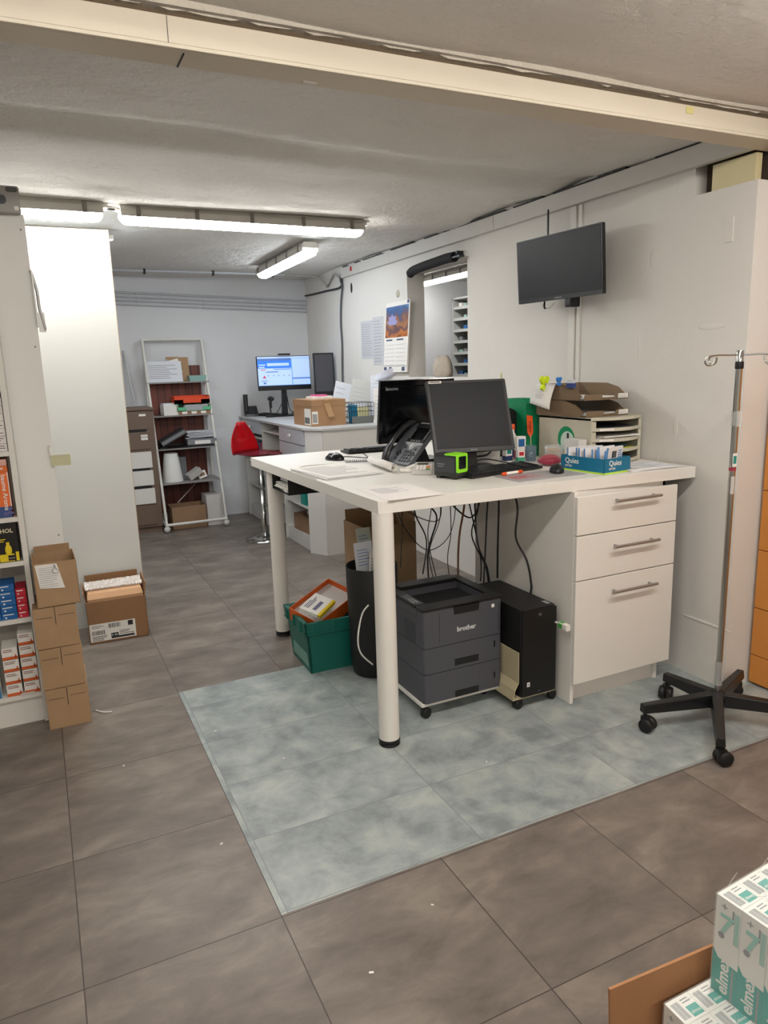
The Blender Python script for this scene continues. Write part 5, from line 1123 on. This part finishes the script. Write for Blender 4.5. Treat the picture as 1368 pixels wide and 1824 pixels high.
# things in its shelves
def shelf_prop(name, label, cat, m_, x0, x1, y0, y1, z0, z1): 
    b = MB((x0, y0, z0)); b.box(x0, x1, y0, y1, z0, z1); return tag(b.build(name, m_, loc=(x0, y0, z0)), label, cat)
for k, (mm, w_) in enumerate(((red, .05), (mat('book_crimson', '#a31f3f', .5), .06), (mat('book_blue', '#36567e', .5), .04), (mat('book_slate', '#6d7b95', .5), .045))):
    y = 6.74+k*.085; shelf_prop('binder', ['bright red binder in the far desk shelf', 'crimson binder beside the bright red one in the far desk', 'dark blue binder in the far desk shelf', 'slate blue binder at the back of the far desk shelf'][k], 'binder', mm, 1.95, 2.2, y, y+.07, .587, .587+.2)
prop('green_bag', 'dark green bag slumped on the lower shelf of the far desk', 'bag', [mat('dark_green', '#143f31', .7)], lambda b: (b.ball((0, 0, .06), (.09, .13, .06), 16), b.box(-.1, .1, -.13, .1, 0, .012)), (2.05, 6.95, .347))
shelf_prop('cardboard_box', 'small cardboard box on the upper shelf near the desk corner', 'box', card, 1.95, 2.2, 5.75, 6.0, .627, .66)
prop('teal_pouch', 'teal pouch hanging down at the near shelf of the far desk', 'pouch', [teal, paper], lambda b: (b.box(-.03, .03, -.06, .06, 0, .22), b.box(-.031, -.03, -.01, .01, .11, .125, 1)), (1.97, 5.66, .367))
t = thing('cardboard_box', 'small open cardboard box on the lowest shelf of the far desk', 'box', (2.06, 5.75, .117), R(4)); open_box(t, .22, .36, .14, m_out=card2, fl=((.05, 50), 0, (.05, 60), 0))
prop('clear_bag', 'crumpled clear bag on the small cardboard box in the far desk', 'bag', [mat('clear_bag', '#cfd3d2', .2, alpha=.7)], lambda b: b.ball((0, 0, .03), (.06, .1, .03), 10), (2.03, 5.66, .26))
# stool
t = thing('bar_stool', 'red translucent bar stool with a round chrome base at the far desk', 'stool', (1.722, 6.13, 0), R(-52))
b = MB(); b.lathe([(.0, 0), (.17, 0), (.172, .006), (.10, .022), (.035, .045), (.03, .07), (0, .07)], n=36); b.build('base', chrome, t)
b = MB(); b.lathe([(.025, .05), (.025, .45), (.018, .452), (.018, .74)], n=20); b.build('column', chrome, t)
b = MB(); b.tube([(.0, 0, .32), (.12, .0, .31), (.16, .08, .30), (.12, .14, .30), (0, .12, .31)], .008); b.build('footrest', chrome, t)
b = MB(); vs = []; fs = []
nu, nv = 18, 14
for i in range(nu+1):
    u = i/nu
    if u < .55: s_ = u/.55; x = .19-.36*s_; z = .775-.012*math.sin(s_*PI); 
    else: s_ = (u-.55)/.45; x = -.17-.03*math.sin(s_*PI/2)-.01*s_; z = .775+.27*s_+.0
    if .45 < u < .65: q = (u-.45)/.2; 
    w = .185 if u < .55 else .185*math.cos(max(0, (u-.6)/.4)*PI*.42)+.005
    if u < .15: w *= .75+.25*u/.15
    for j in range(nv+1):
        v = -1+2*j/nv; vs.append((x+(.035*v*v if u > .5 else 0), w*v, z+(.02*v*v if u < .55 else 0)))
for i in range(nu):
    for j in range(nv): a = i*(nv+1)+j; fs.append((a, a+1, a+nv+2, a+nv+1))
cut = int(nu*.58)*nv
b.add(vs[:(int(nu*.58)+1)*(nv+1)], fs[:cut], sm=True); o = b.build('seat', plum_ac, t); s_ = o.modifiers.new('s', 'SOLIDIFY'); s_.thickness = .008
i0 = int(nu*.58); b = MB(); b.add(vs[i0*(nv+1):], [tuple(q-i0*(nv+1) for q in f) for f in fs[cut:]], sm=True); o = b.build('backrest', red_ac, t); s_ = o.modifiers.new('s', 'SOLIDIFY'); s_.thickness = .008
b = MB(); b.rbox(-.10, .10, -.10, .10, .735, .755, .02); b.build('seat_plate', chrome, t)
# monitors on the far desk
m1 = mat('screen_base', '#5b7fc0', .4, emit='#7ba6ec', es=.35)
def far_screen(b_): pass
t = monitor('monitor', 'lit monitor showing blue and white windows on the far desk', .545, .33, (2.25, 6.92, DZ), R(0), R(3), blk, .26, em=m1, chin=.038, bez=.006, base=(.26, .22))
Wm, Hm = .545, .33
sb = mat('ui_blue', '#2f6fd6', .4, emit='#2a66cf', es=.38); sw = mat('ui_white', '#a9b9de', .4, emit='#9dbcf2', es=.30); sg = mat('ui_slate', '#4b6da8', .4, emit='#44609c', es=.3); sr = mat('ui_red', '#b23a5a', .4, emit='#b23a5a', es=.3)
b = MB(); b.at((0, 0, .26), 0, rx=R(-3)); O = Vector((-Wm/2+.006, -.0012, .046)); w_, h_ = Wm-.012, .278
def pp(x0, x1, y0, y1, mi, tt=.0008): b.patch(O, X, Z, w_*x0, w_*x1, h_*y0, h_*y1, mi, tt)
pp(0, 1, .94, 1, 1); pp(0, .64, .86, .94, 2); pp(0, .64, .60, .86, 0); pp(.18, .60, .68, .78, 1, .001); pp(.02, .15, .70, .74, 1, .001); pp(.02, .13, .62, .66, 1, .001)
pp(0, .64, .02, .60, 1, .0007); pp(.3, .63, .55, .575, 0, .001); pp(.05, .15, .54, .565, 3, .001); pp(.15, .38, .46, .49, 2, .001); pp(.66, 1, .26, .92, 1, .001); pp(.64, 1, .22, .25, 2, .001); pp(.66, 1, .02, .2, 1, .001)
b.prism([((O.x+w_*.08), O.z+h_*.26), ((O.x+w_*.15), O.z+h_*.26), ((O.x+w_*.115), O.z+h_*.36)], O.y-.0012, O.y, 'y', 3)
for k in range(5): pp(.18+.1*k, .2+.1*k, .33, .36, 2, .001)
pp(.09, .14, .06, .12, 2, .001); pp(.05, .17, .16, .18, 2, .001)
b.build('screen_picture', [sb, sw, sg, sr], t)
b = MB(); b.at((0, 0, .26)); b.rbox(-.06, .06, -.01, .02, .335, .352, .006, 'y'); tag(b.build('webcam', blk, loc=(2.25, 6.905, DZ)), 'black webcam on top of the lit monitor', 'webcam')
monitor('monitor', 'dark upright-turned monitor right of the lit monitor on the far desk', .205, .405, (2.555, 6.62, DZ), R(-6), R(3), blk, .20, chin=.03, bez=.014, base=(.16, .16), em=mat('screen_dull', '#46464c', .35))
keyboard('black keyboard on the far desk under the lit monitor', (2.13, 7.10, DZ), R(-75), .40, .13)
t = thing('desk_phone', 'black telephone at the far left corner of the far desk', 'telephone', (1.99, 7.28, DZ), R(-10))
b = MB(); b.hexa([(-.07, -.08, 0), (.07, -.08, 0), (.07, .08, 0), (-.07, .08, 0), (-.06, -.07, .02), (.06, -.07, .02), (.06, .06, .10), (-.06, .06, .10)]); b.build('body', blk, t, bevel=.004)
b = MB(); b.rbox(-.075, -.03, -.02, .04, .02, .22, .012); b.build('handset', blk, t, bevel=.004)
prop('scanner', 'black hand scanner on its stand in front of the lit monitor', 'scanner', [blk], lambda b: (b.rbox(-.05, .05, -.04, .04, 0, .015, .02), b.tube([(0, 0, .01), (.0, .01, .1), (.01, 0, .16)], .008), b.ball((.0, -.02, .18), (.03, .06, .025), 14), b.tube([(0, -.0, .17), (.01, .03, .09)], .014)), (2.09, 6.93, DZ))
b = MB(); b.tube([(2.15, 7.0, DZ+.01), (2.2, 7.05, DZ+.05), (2.27, 7.05, DZ+.16), (2.3, 7.05, DZ+.2), (2.34, 7.1, DZ+.06), (2.4, 7.1, DZ+.01)], .004); b.tube([(2.32, 6.98, DZ+.01), (2.38, 7.0, DZ+.07), (2.46, 7.0, DZ+.12)], .005); tag(b.build('cable_tangle', blk), 'black cables tangled behind the lit monitor stand', 'cables')
# carton on the desk
t = thing('carton', 'brown carton with a peeled flap on the near end of the far desk', 'cardboard box', (2.14, 5.64, DZ), R(3))
b = MB(); b.box(-.15, .15, -.135, .26, 0, .21); b.box(-.152, .152, -.137, .262, .16, .212, 0); b.build('body', mat('carton_tan', '#a9835f', .85, var=.08), t, bevel=.001)
b = MB(); b.hexa([(-.065+.03, -.14, .17), (-.02+.03, -.14, .17), (-.02+.03, -.137, .17), (-.065+.03, -.137, .17), (-.045+.0, -.155, .205), (-.005+.0, -.155, .21), (-.005, -.137, .21), (-.045, -.137, .205)]); b.hexa([(-.015, -.165, .07), (.035, -.165, .075), (.035, -.161, .075), (-.015, -.161, .07), (-.05, -.142, .20), (.0, -.142, .20), (.0, -.138, .20), (-.05, -.138, .20)]); b.build('flap', mat('carton_flap', '#b58f68', .85), t)
b = MB(); b.box(-.1515, -.150, -.11, .02, .01, .14); b.bars((-.1516, .01, .02), -Y, Z, .0, .10, .0, .05, 12, 1); b.box(-.15, -.10, -.138, -.1365, .02, .12, 0); b.bars((-.15, -.138, .03), X, Z, .005, .045, 0, .07, 8, 1); b.build('shipping_label', [paper, ink_d], t)
prop('leaflet_pack', 'flat pink and white pack lying on the brown carton', 'pack', [paper, pink], lambda b: (b.box(-.09, .09, -.07, .07, 0, .02), b.box(-.06, .05, -.05, .05, .02, .032, 1)), (2.15, 5.72, DZ+.213), R(4))
# wire basket with cards
t = thing('wire_basket', 'black wire basket of leaflets beside the brown carton on the far desk', 'basket', (2.45, 5.60, DZ))
b = MB()
w2, d2 = .10, .09
for zz in (.004, .05, .10, .135, .17):
    b.tube([(-w2, -d2, zz), (w2, -d2, zz), (w2, d2, zz), (-w2, d2, zz), (-w2, -d2, zz)], .0022, 5, smooth=False)
for k in range(9):
    x = -w2+2*w2*k/8
    for y in (-d2, d2): b.tube([(x, y, 0), (x, y, .17)], .0016, 5, smooth=False)
for k in range(5):
    y = -d2+2*d2*k/4
    for x in (-w2, w2): b.tube([(x, y, 0), (x, y, .17)], .0016, 5, smooth=False)
b.build('wire_frame', blk, t)
b = MB(); b.box(-w2, w2, -d2-.003, -d2-.001, 0, .06); b.build('mesh_front', mat('mesh_grey', '#6d716f', .5), t)
for k, (dx, dy, w_, h_, mm, lb_) in enumerate(((-.05, .02, .08, .15, teal_b, 'teal booklet in the wire basket on the far desk'), (.035, .0, .10, .13, mat('pale_yellow', '#d9d6a6', .7), 'pale yellow card in the wire basket on the far desk'), (.03, .04, .12, .165, paper2, 'white leaflet at the back of the wire basket'), (-.02, .06, .1, .16, mat('leaf_blue', '#8fa9c9', .7), 'pale blue leaflet at the back of the wire basket'))):
    prop('leaflet', lb_, 'leaflet', [mm], lambda b: (b.at((0, 0, 0), 0, rx=R(-7)), b.box(-w_/2, w_/2, -.003, .003, .004, h_)), (2.45+dx, 5.57+dy, DZ))
def stand_paper(label, c, w_, h_, rz, rx_, ry_, mm=paper, n=5, name='paper'):
    b = MB(); b.at((0, 0, 0), 0, rx=R(rx_), ry=R(ry_)); b.box(-w_/2, w_/2, -.0015, .0015, 0, h_)
    if n: b.lines((-w_/2, -.0015, 0), X, Z, w_*.12, w_*.88, h_*.15, h_*.85, n, 1, .22, .0004)
    o = b.build(name, [mm, mat('ink_pale', '#c6c8cf', .8)], loc=c); o.rotation_euler = (0, 0, R(rz)); return tag(o, label, 'paper')
stand_paper('wide pale sheet leaning behind the wire basket on the far desk', (2.50, 5.76, DZ), .19, .36, -12, -10, 14, mat('pale_sheet', '#d6d6d2', .7), 7)
stand_paper('white curled sheet at the back of the far desk, left of the wide pale sheet', (2.47, 6.05, DZ+.14), .15, .20, -10, -14, 16, paper2, 3)
stand_paper('white card standing low beside the dark upright-turned monitor', (2.42, 6.02, DZ), .16, .20, -8, -10, 14, paper, 4)
stand_paper('white sheet pinned low on the wall above the far desk papers', (2.62, 5.62, DZ+.02), .13, .37, -70, -3, 0, paper2, 9)
stand_paper('white paper with a pink seal standing near the back of the black monitor', (2.60, 5.47, DZ), .13, .28, -35, -6, 0, paper, 6)
b = MB(); b.at((2.595, 5.425, DZ+.135), R(-35)); b.rbox(-.012, .012, -.004, 0, -.02, .02, .01, 'y'); tag(b.build('pink_tag', mat('pink_red', '#d2496a', .6)), 'small pink tag hanging on the papers at the end of the far desk', 'tag')
for k in range(6):
    stand_paper(['first', 'second', 'third', 'fourth', 'fifth', 'sixth'][k]+' upright envelope from the left at the near end of the far desk', (2.575+.017*k, 5.38+.012*k, DZ+.0), .03, .15+.02*math.sin(k*2), -30, -3, 6+2*k, [mat('env_buff', '#c9b79c', .8), paper][k % 2], 0, 'envelope')
b = MB(); b.hexa([(2.555, 5.33, DZ), (2.67, 5.33, DZ), (2.67, 5.50, DZ), (2.555, 5.50, DZ), (2.545, 5.32, DZ+.17), (2.68, 5.32, DZ+.17), (2.68, 5.51, DZ+.17), (2.545, 5.51, DZ+.17)]); tag(b.build('clear_bin', mat('clear_bin', '#e6e9ea', .12, alpha=.22)), 'clear plastic holder of envelopes at the near end of the far desk', 'holder')
b = MB()
for k in range(5):
    b.at((2.64+.008*k, 5.55-.05*k, DZ+.35+.012*k), R(-60+9*k), rx=R(-20+8*k)); b.box(-.055, .055, -.001, .001, 0, .045)
tag(b.build('curled_papers', mat('paper_lilac', '#d5d6e2', .7)), 'curled pale papers stuck on the wall above the far desk', 'papers')

# ================================================================== ON THE RIGHT WALL
t = thing('wall_calendar', 'wall calendar with a landscape photo beside the wall opening', 'calendar', (XR, 5.29, 1.44))
zc0, zc1 = 1.44, 1.99; ya, yb = 5.10, 5.53
b = MB((XR, 5.29, 1.44)); b.hexa([(XR-.028, 5.11, zc0), (XR-.012, 5.11, zc0), (XR-.012, 5.53, zc0), (XR-.028, 5.53, zc0), (XR-.008, 5.06, zc1), (XR-.002, 5.06, zc1), (XR-.002, 5.48, zc1), (XR-.008, 5.48, zc1)]); b.build('backing', paper, t)
def cal(u, v, off=0.0):   # u across (0 left in view = +y), v up
    y = (5.53+(5.48-5.53)*v)-(.42)*u; x = XR-.028+.02*v-.0012-off; return Vector((x, y, zc0+(zc1-zc0)*v))
def cq(u0, u1, v0, v1, m=0, off=0.): 
    a = [cal(u0, v0, off), cal(u1, v0, off), cal(u1, v1, off), cal(u0, v1, off)]; return [tuple(p) for p in a]
def picm():
    m = bpy.data.materials.new('landscape_print'); m.use_nodes = True; nt = m.node_tree; b_ = nt.nodes['Principled BSDF']
    g = N(nt, 'NewGeometry'); s = N(nt, 'SeparateXYZ'); nt.links.new(g.outputs['Position'], s.inputs[0])
    no = N(nt, 'TexNoise'); no.inputs['Scale'].default_value = 9; no.inputs['Detail'].default_value = 6; nt.links.new(g.outputs['Position'], no.inputs[0])
    v = math_n(nt, 'ADD', math_n(nt, 'MULTIPLY', math_n(nt, 'SUBTRACT', s.outputs[2], 1.71), 3.7), math_n(nt, 'MULTIPLY', math_n(nt, 'SUBTRACT', no.outputs['Fac'], .5), .9))
    cr = N(nt, 'ValToRGB'); nt.links.new(v, cr.inputs[0]); e = cr.color_ramp.elements
    e[0].position = 0; e[0].color = (*hx('#8a4a22'), 1); e[1].position = 1; e[1].color = (*hx('#5f86b8'), 1)
    for p, c in ((.12, '#c77a3c'), (.25, '#5b4450'), (.45, '#b07a50'), (.62, '#7c5a55'), (.72, '#3f5f92')): k = e.new(p); k.color = (*hx(c), 1)
    nt.links.new(cr.outputs[0], b_.inputs['Base Color']); b_.inputs['Roughness'].default_value = .3; return m
b = MB((XR, 5.29, 1.44)); b.add(cq(.03, .97, .50, .94), [(0, 1, 2, 3)]); 
cen = cal(.32, .72, .0008); n = 8
st = []
for i in range(16):
    a = 2*PI*i/16; r_ = .075 if i % 2 == 0 else .05; st.append((cen.x, cen.y-r_*1.3*math.cos(a), cen.z+r_*.9*math.sin(a)))
b.add(st, [tuple(range(16))], 1)
b.build('picture', [picm(), mat('lake_violet', '#9d9bc9', .4)], t)
b = MB((XR, 5.29, 1.44))
for c_ in range(2):
    for r_ in range(6): b.add(cq(.06+.46*c_, .46+.46*c_, .105+.058*r_, .108+.058*r_, off=.0006), [(0, 1, 2, 3)])
    b.add(cq(.08+.46*c_, .35+.46*c_, .455, .475, off=.0006), [(0, 1, 2, 3)], 1)
b.add(cq(.0, 1, .088, .092, off=.0006), [(0, 1, 2, 3)], 1)
for u0 in (.03, .80, .25): b.add(cq(u0, u0+.12, .02, .075, off=.0006), [(0, 1, 2, 3)], 1)
b.add(cq(.90, .98, .955, .995, off=.0006), [(0, 1, 2, 3)], 2)
b.build('month_grid', [ink, mat('ink_blue', '#4a5272', .6), mat('navy', '#2b3f78', .4)], t)
b = MB(); b.ball((XR, 5.28, 2.05), (.012, .03, .03), 12); tag(b.build('wall_patch', mat('paper_yellowed', '#bdb8a8', .8)), 'small yellowish patch on the wall above the calendar', 'patch')
b = MB(); b.ball((XR, 3.86, 1.41), (.008, .012, .022), 12); tag(b.build('wall_hook', mat('hook_yellow', '#c9c29c', .6)), 'small yellowish hook on the wall above the front monitor', 'hook')
for k, (y0, y1, z0, z1, lb_) in enumerate(((5.78, 6.02, 1.56, 1.88, 'left printed sheet taped on the wall beside the calendar'), (5.56, 5.77, 1.50, 1.90, 'right printed sheet taped on the wall beside the calendar'))):
    b = MB(); b.box(XR-.002, XR-.0005, y0, y1, z0, z1); b.lines((XR-.002, y1, z0), -Y, Z, .02, (y1-y0)-.02, .02, z1-z0-.02, 14, 1, .3, .0008, .3); tag(b.build('printed_sheet', [mat('sheet_grey', '#c2c3c6', .8), mat('ink_mid', '#a9aab0', .8)]), lb_, 'paper')
cable([(2.675, 6.37, 2.37), (2.668, 6.40, 2.28), (2.672, 6.37, 2.22), (2.675, 6.42, 2.1), (2.675, 6.45, 1.9), (2.675, 6.44, 1.7), (2.675, 6.46, 1.45), (2.665, 6.45, 1.2), (2.65, 6.45, DZ)], .007, mat('cable_grey_dark', '#4c5157', .5), 'dark cable dropping down the right wall to the far desk')
cable([(2.68, 7.40, 2.235), (2.68, 7.2, 2.228), (2.68, 6.8, 2.222), (2.675, 6.42, 2.22), (2.67, 6.38, 2.3), (2.675, 6.3, 2.35)], .008, blk, 'black cable running level on the wall towards the far corner')
cable([(2.25, 6.84, 2.37), (2.45, 6.8, 2.36), (2.58, 6.75, 2.34), (2.64, 6.7, 2.27), (2.675, 6.75, 2.26), (2.67, 6.6, 2.33), (2.65, 6.5, 2.345), (2.67, 6.42, 2.3)], .007, mat('grey_cable', '#a8a49b', .5), 'grey cable looping at the ceiling corner above the far desk')
b = MB(); b.box(XR-.045, XR-.034, 6.10, 6.118, 2.325, 2.36); tag(b.build('red_label', red), 'small red label on the white trunking near the far end', 'label')
b = MB(); b.box(XR-.03, XR, 6.22, 6.30, 2.335, 2.37); tag(b.build('cable_gland', blk_m), 'black cable junction at the end of the white trunking', 'junction')
b = MB(); b.ball((XR, 6.20, 2.19), (.004, .022, .045), 12); struct('wall_right_hole', b, blk_m)
t = thing('roll', 'long black foam-like tube fixed above the wall opening', 'tube', (2.64, 4.62, 2.19))
b = MB(); b.tube([(XR-.045, 4.98, 2.165), (XR-.045, 4.93, 2.180), (XR-.045, 4.80, 2.190), (XR-.045, 4.6, 2.196), (XR-.045, 4.45, 2.200), (XR-.045, 4.34, 2.196)], .033, 14); b.ball((XR-.045, 4.975, 2.167), (.033, .02, .033), 14); b.v = [(x-2.64, y-4.62, z-2.19) for x, y, z in b.v]; b.build('sleeve', mat('foam_black', '#1c1c1e', .8), t)
b = MB(); b.box(XR-.05, XR-.001, 4.30, 4.40, 2.205, 2.23); b.box(XR-.07, XR-.03, 4.24, 4.34, 2.185, 2.195); b.v = [(x-2.64, y-4.62, z-2.19) for x, y, z in b.v]; b.build('end_bracket', blk, t)
# bag on the sill
b = MB(); b.ball((0, 0, .065), (.065, .11, .10), 24, k=16)
b.v = [(x*((max(1e-4, (x/.065)**2+(y/.11)**2))**-.2 if z > .065 else 1), y*((max(1e-4, (x/.065)**2+(y/.11)**2))**-.2 if z > .065 else 1), z-(.012 if abs(y) < .03 and z > .1 else 0)) for x, y, z in b.v]
b.v = [(x*(1.05-.25*z/.16)*(1+.09*math.sin(5*math.atan2(y, x)+z*20)), y*(1.1-.35*max(0, z)/.16)*(1+.08*math.sin(6*math.atan2(x, y+.001)+z*15)), max(z, 0)) for x, y, z in b.v]
tag(b.build('fabric_bag', bagm, loc=(2.77, 4.73, wz0)), 'beige fabric bag sitting on the sill of the wall opening', 'bag')
# next room: drawer rack facing the opening
t = thing('cubby_rack', 'grey rack of small open cubbies seen through the wall opening', 'rack', (4.6, 6.5, 0))
b = MB((4.6, 6.5, 0)); b.box(4.42, 4.78, 7.30, 7.32, 0, 2.22); b.box(4.42, 4.78, 5.70, 5.72, 0, 2.22); b.box(4.76, 4.78, 5.72, 7.30, 0, 2.22); b.box(4.42, 4.78, 5.7, 7.32, 2.20, 2.22)
b.build('frame', mat('rack_grey', '#b4b5b3', .5), t)
for k in range(17):
    z = .10+k*.125; b = MB((4.6, 6.5, 0)); b.box(4.44, 4.76, 5.72, 7.30, z, z+.006); b.box(4.425, 4.432, 5.72, 7.30, z-.01, z+.022)
    for q in range(0, 9, 4): b.box(4.43, 4.75, 5.72+q*.1975-.002, 5.72+q*.1975+.002, z, z+.10)
    b.build('shelf', mat('rack_grey', '#b4b5b3', .5), t)
b = MB((4.6, 6.5, 0)); b.box(4.745, 4.758, 5.73, 7.29, .1, 2.19); b.build('back_panel', blk_m, t)
random.seed(3)
for k in range(9, 17):
    z = .10+k*.125+.007
    for y in (7.22, 7.12, 7.03, 6.93, 6.82):
        if random.random() < .75:
            w_ = random.uniform(.05, .08); lb_ = 'small package on the %s, %s' % (('first', 'second', 'third', 'fourth', 'fifth', 'sixth', 'seventh', 'eighth')[16-k]+' rack shelf from the top', {7.22: 'leftmost', 7.12: 'second from the left', 7.03: 'middle', 6.93: 'fourth from the left', 6.82: 'rightmost'}[y])
            shelf_prop('small_package', lb_, 'package', [paper, teal_l, mid_grey, blue][random.choice((0, 0, 2, 3, 1))], 4.47, 4.6, y-w_/2, y+w_/2, z, z+random.uniform(.03, .06))['group'] = 'packages in the cubby rack'

# ================================================================== FOREGROUND PACKS
t = thing('open_carton', 'open brown carton in the bottom right foreground holding toothpaste packs', 'cardboard box', (1.045, .53, 0), R(-3.5))
open_box(t, .62, .44, .34, m_out=mat('carton_front', '#a2744e', .85, var=.1, vs=7), fl=(0, (.115, 4), 0, 0), th=.005)
b = MB(); b.box(-.29, -.16, .2135, .215, .20, .33); b.build('tape', mat('tape_tan', '#b58560', .3), t)
elm_g = mat('pack_green', '#1f9a8f', .35); elm_w = mat('pack_white', '#dfe0da', .35); elm_k = mat('pack_grey_print', '#8c9193', .5); elm_l = mat('pack_pale_green', '#8fc9bd', .5)
bw, bd, bh = .046, .052, .188     # one box: width along local Y, depth along X
bm = MB(); bm.box(0, bd, 0, bw, 0, bh, 0)
# side facing -X (towards the camera's left)
o = Vector((0, bw, 0)); fx, fz = -Y, Z
bm.patch(o, fx, fz, 0, bw, 0, bh*.36, 1, .0004); bm.patch(o, fx, fz, 0, bw*.0+.001, bh*.36, bh*.40, 1, .0004)
bm.hexa([(0, bw, bh*.36), (0, 0, bh*.36), (.0, 0, bh*.36), (0, bw, bh*.36), (-.0004, bw, bh*.44), (-.0004, bw*.8, bh*.37), (0, bw*.8, bh*.37), (0, bw, bh*.44)], 1)
bm.text('elmex', .03, o+Vector((-.0006, -bw*.66, bh*.03)), Z, Y, 0, depth=.0002, bold=.02)
bm.patch(o, fx, fz, bw*.78, bw*.86, 0, bh*.34, 2, .0007)
bm.patch(o, fx, fz, bw*.66, bw*.73, bh*.80, bh*.93, 2, .0004); bm.bars(o, fx, fz, bw*.76, bw*.95, bh*.60, bh*.92, 6, 3, .0004)
bm.text('7', .05, o+Vector((-.0006, -bw*.18, bh*.66)), -Y, Z, 3, depth=.0002, bold=.02)
bm.text('+', .022, o+Vector((-.0006, -bw*.2, bh*.88)), -Y, Z, 2, depth=.0002); bm.add([(-.0006, bw*.72+.006*math.cos(a*PI/8), bh*.62+.006*math.sin(a*PI/8)) for a in range(16)], [tuple(range(15, -1, -1))], 2)
# front side facing -Y
o = Vector((0, 0, 0))
bm.patch(o, X, Z, 0, bd, 0, bh*.36, 1, .0004); bm.text('elmex', .03, o+Vector((bd*.7, -.0006, bh*.03)), Z, -X, 0, depth=.0002, bold=.02); bm.lines(o, X, Z, bd*.2, bd*.8, bh*.5, bh*.9, 6, 3, .3, .0004)
# top face
o = Vector((0, 0, bh)); bm.patch(o, X, Y, bd*.50, bd*.95, bw*.10, bw*.55, 1, .0004); bm.text('elmex', .0085, o+Vector((bd*.53, bw*.22, .0005)), X, Y, 0, depth=.0002)
bm.bars(o, X, Y, bd*.10, bd*.42, bw*.15, bw*.85, 8, 2, .0004); bm.lines(o, X, Y, bd*.52, bd*.95, bw*.66, bw*.9, 2, 2, .4, .0004)
proto = bm.build('toothpaste_box', [elm_w, elm_g, elm_k, elm_l]); pme = proto.data; bpy.data.objects.remove(proto)
def pack(label, c, rz, nx, ny):
    t = thing('toothpaste_pack', label, 'toothpaste pack', c, rz)
    for i in range(nx):
        for j in range(ny):
            o = bpy.data.objects.new('toothpaste_box', pme); C.objects.link(o); o.parent = t; o.location = (i*(bd+.0006), -(j+1)*(bw+.0006), 0)
    b = MB(); w_, d_ = nx*(bd+.0006), ny*(bw+.0006); e = .0012
    n = 14; vs = []
    b.box(-e, w_+e, -d_-e, e, -.0002, bh+e)
    for k in range(46):   # creases of the film
        x = random.uniform(0, w_); y = random.uniform(-d_, 0); a = random.uniform(-.5, .9); L = random.uniform(.02, .07)
        b.tube([(x, y, bh+e), (x+L*.5*math.cos(a), y+L*.5*math.sin(a), bh+e+.0012), (x+L*math.cos(a), y+L*math.sin(a), bh+e)], .0007, 4)
    b.build('film', clear_w, t); return t
EX, EY = .952, .729
pack('shrink-wrapped pack of toothpaste boxes, highest of the foreground pile', (EX, EY-.002, .4125), R(4), 6, 5)
P2 = (.856, .752-.004)
pack('shrink-wrapped toothpaste pack, lower one whose corner shows left of the highest pack', (P2[0], P2[1]-.008, .2225), R(0), 6, 5)
pack('shrink-wrapped toothpaste pack at the bottom of the foreground carton', (P2[0], P2[1]-.012, .0325), R(0), 6, 5)
b = MB(); b.box(.80, 1.32, .36, .72, .0055, .0315); tag(b.build('card_liner', card), 'cardboard liner in the bottom of the foreground carton', 'liner')

# specks of litter on the floor
for k, (x, y, s_) in enumerate(((.53, 2.85, .012), (.72, 2.5, .009), (.38, 2.1, .01), (.85, 1.55, .008), (.60, 1.42, .012), (1.4, 2.1, .01), (.15, 2.75, .009))):
    b = MB(); b.at((x, y, .0004), random.random()*3); b.box(-s_*.5, s_*.5, -s_*.25, s_*.25, 0, .0012); tag(b.build('paper_speck', paper), ('tiny white scrap on the grey inlay nearest its left edge', 'tiny white scrap in the middle of the grey inlay', 'tiny white scrap on brown tiles just left of the grey inlay', 'tiny white scrap on brown tiles, nearest the inlay front edge', 'tiny white scrap on brown tiles below the front inlay corner', 'tiny white scrap on the inlay in front of the worktop leg', 'tiny white scrap on brown tiles left of the inlay, farthest back')[k], 'paper scrap', 'paper scraps on the floor')
b = MB(); b.tube([(.09, 3.30, .004), (.12, 3.26, .006), (.155, 3.25, .004)], .003); tag(b.build('white_string', paper), 'short white string on the floor beside the carton stack', 'string')
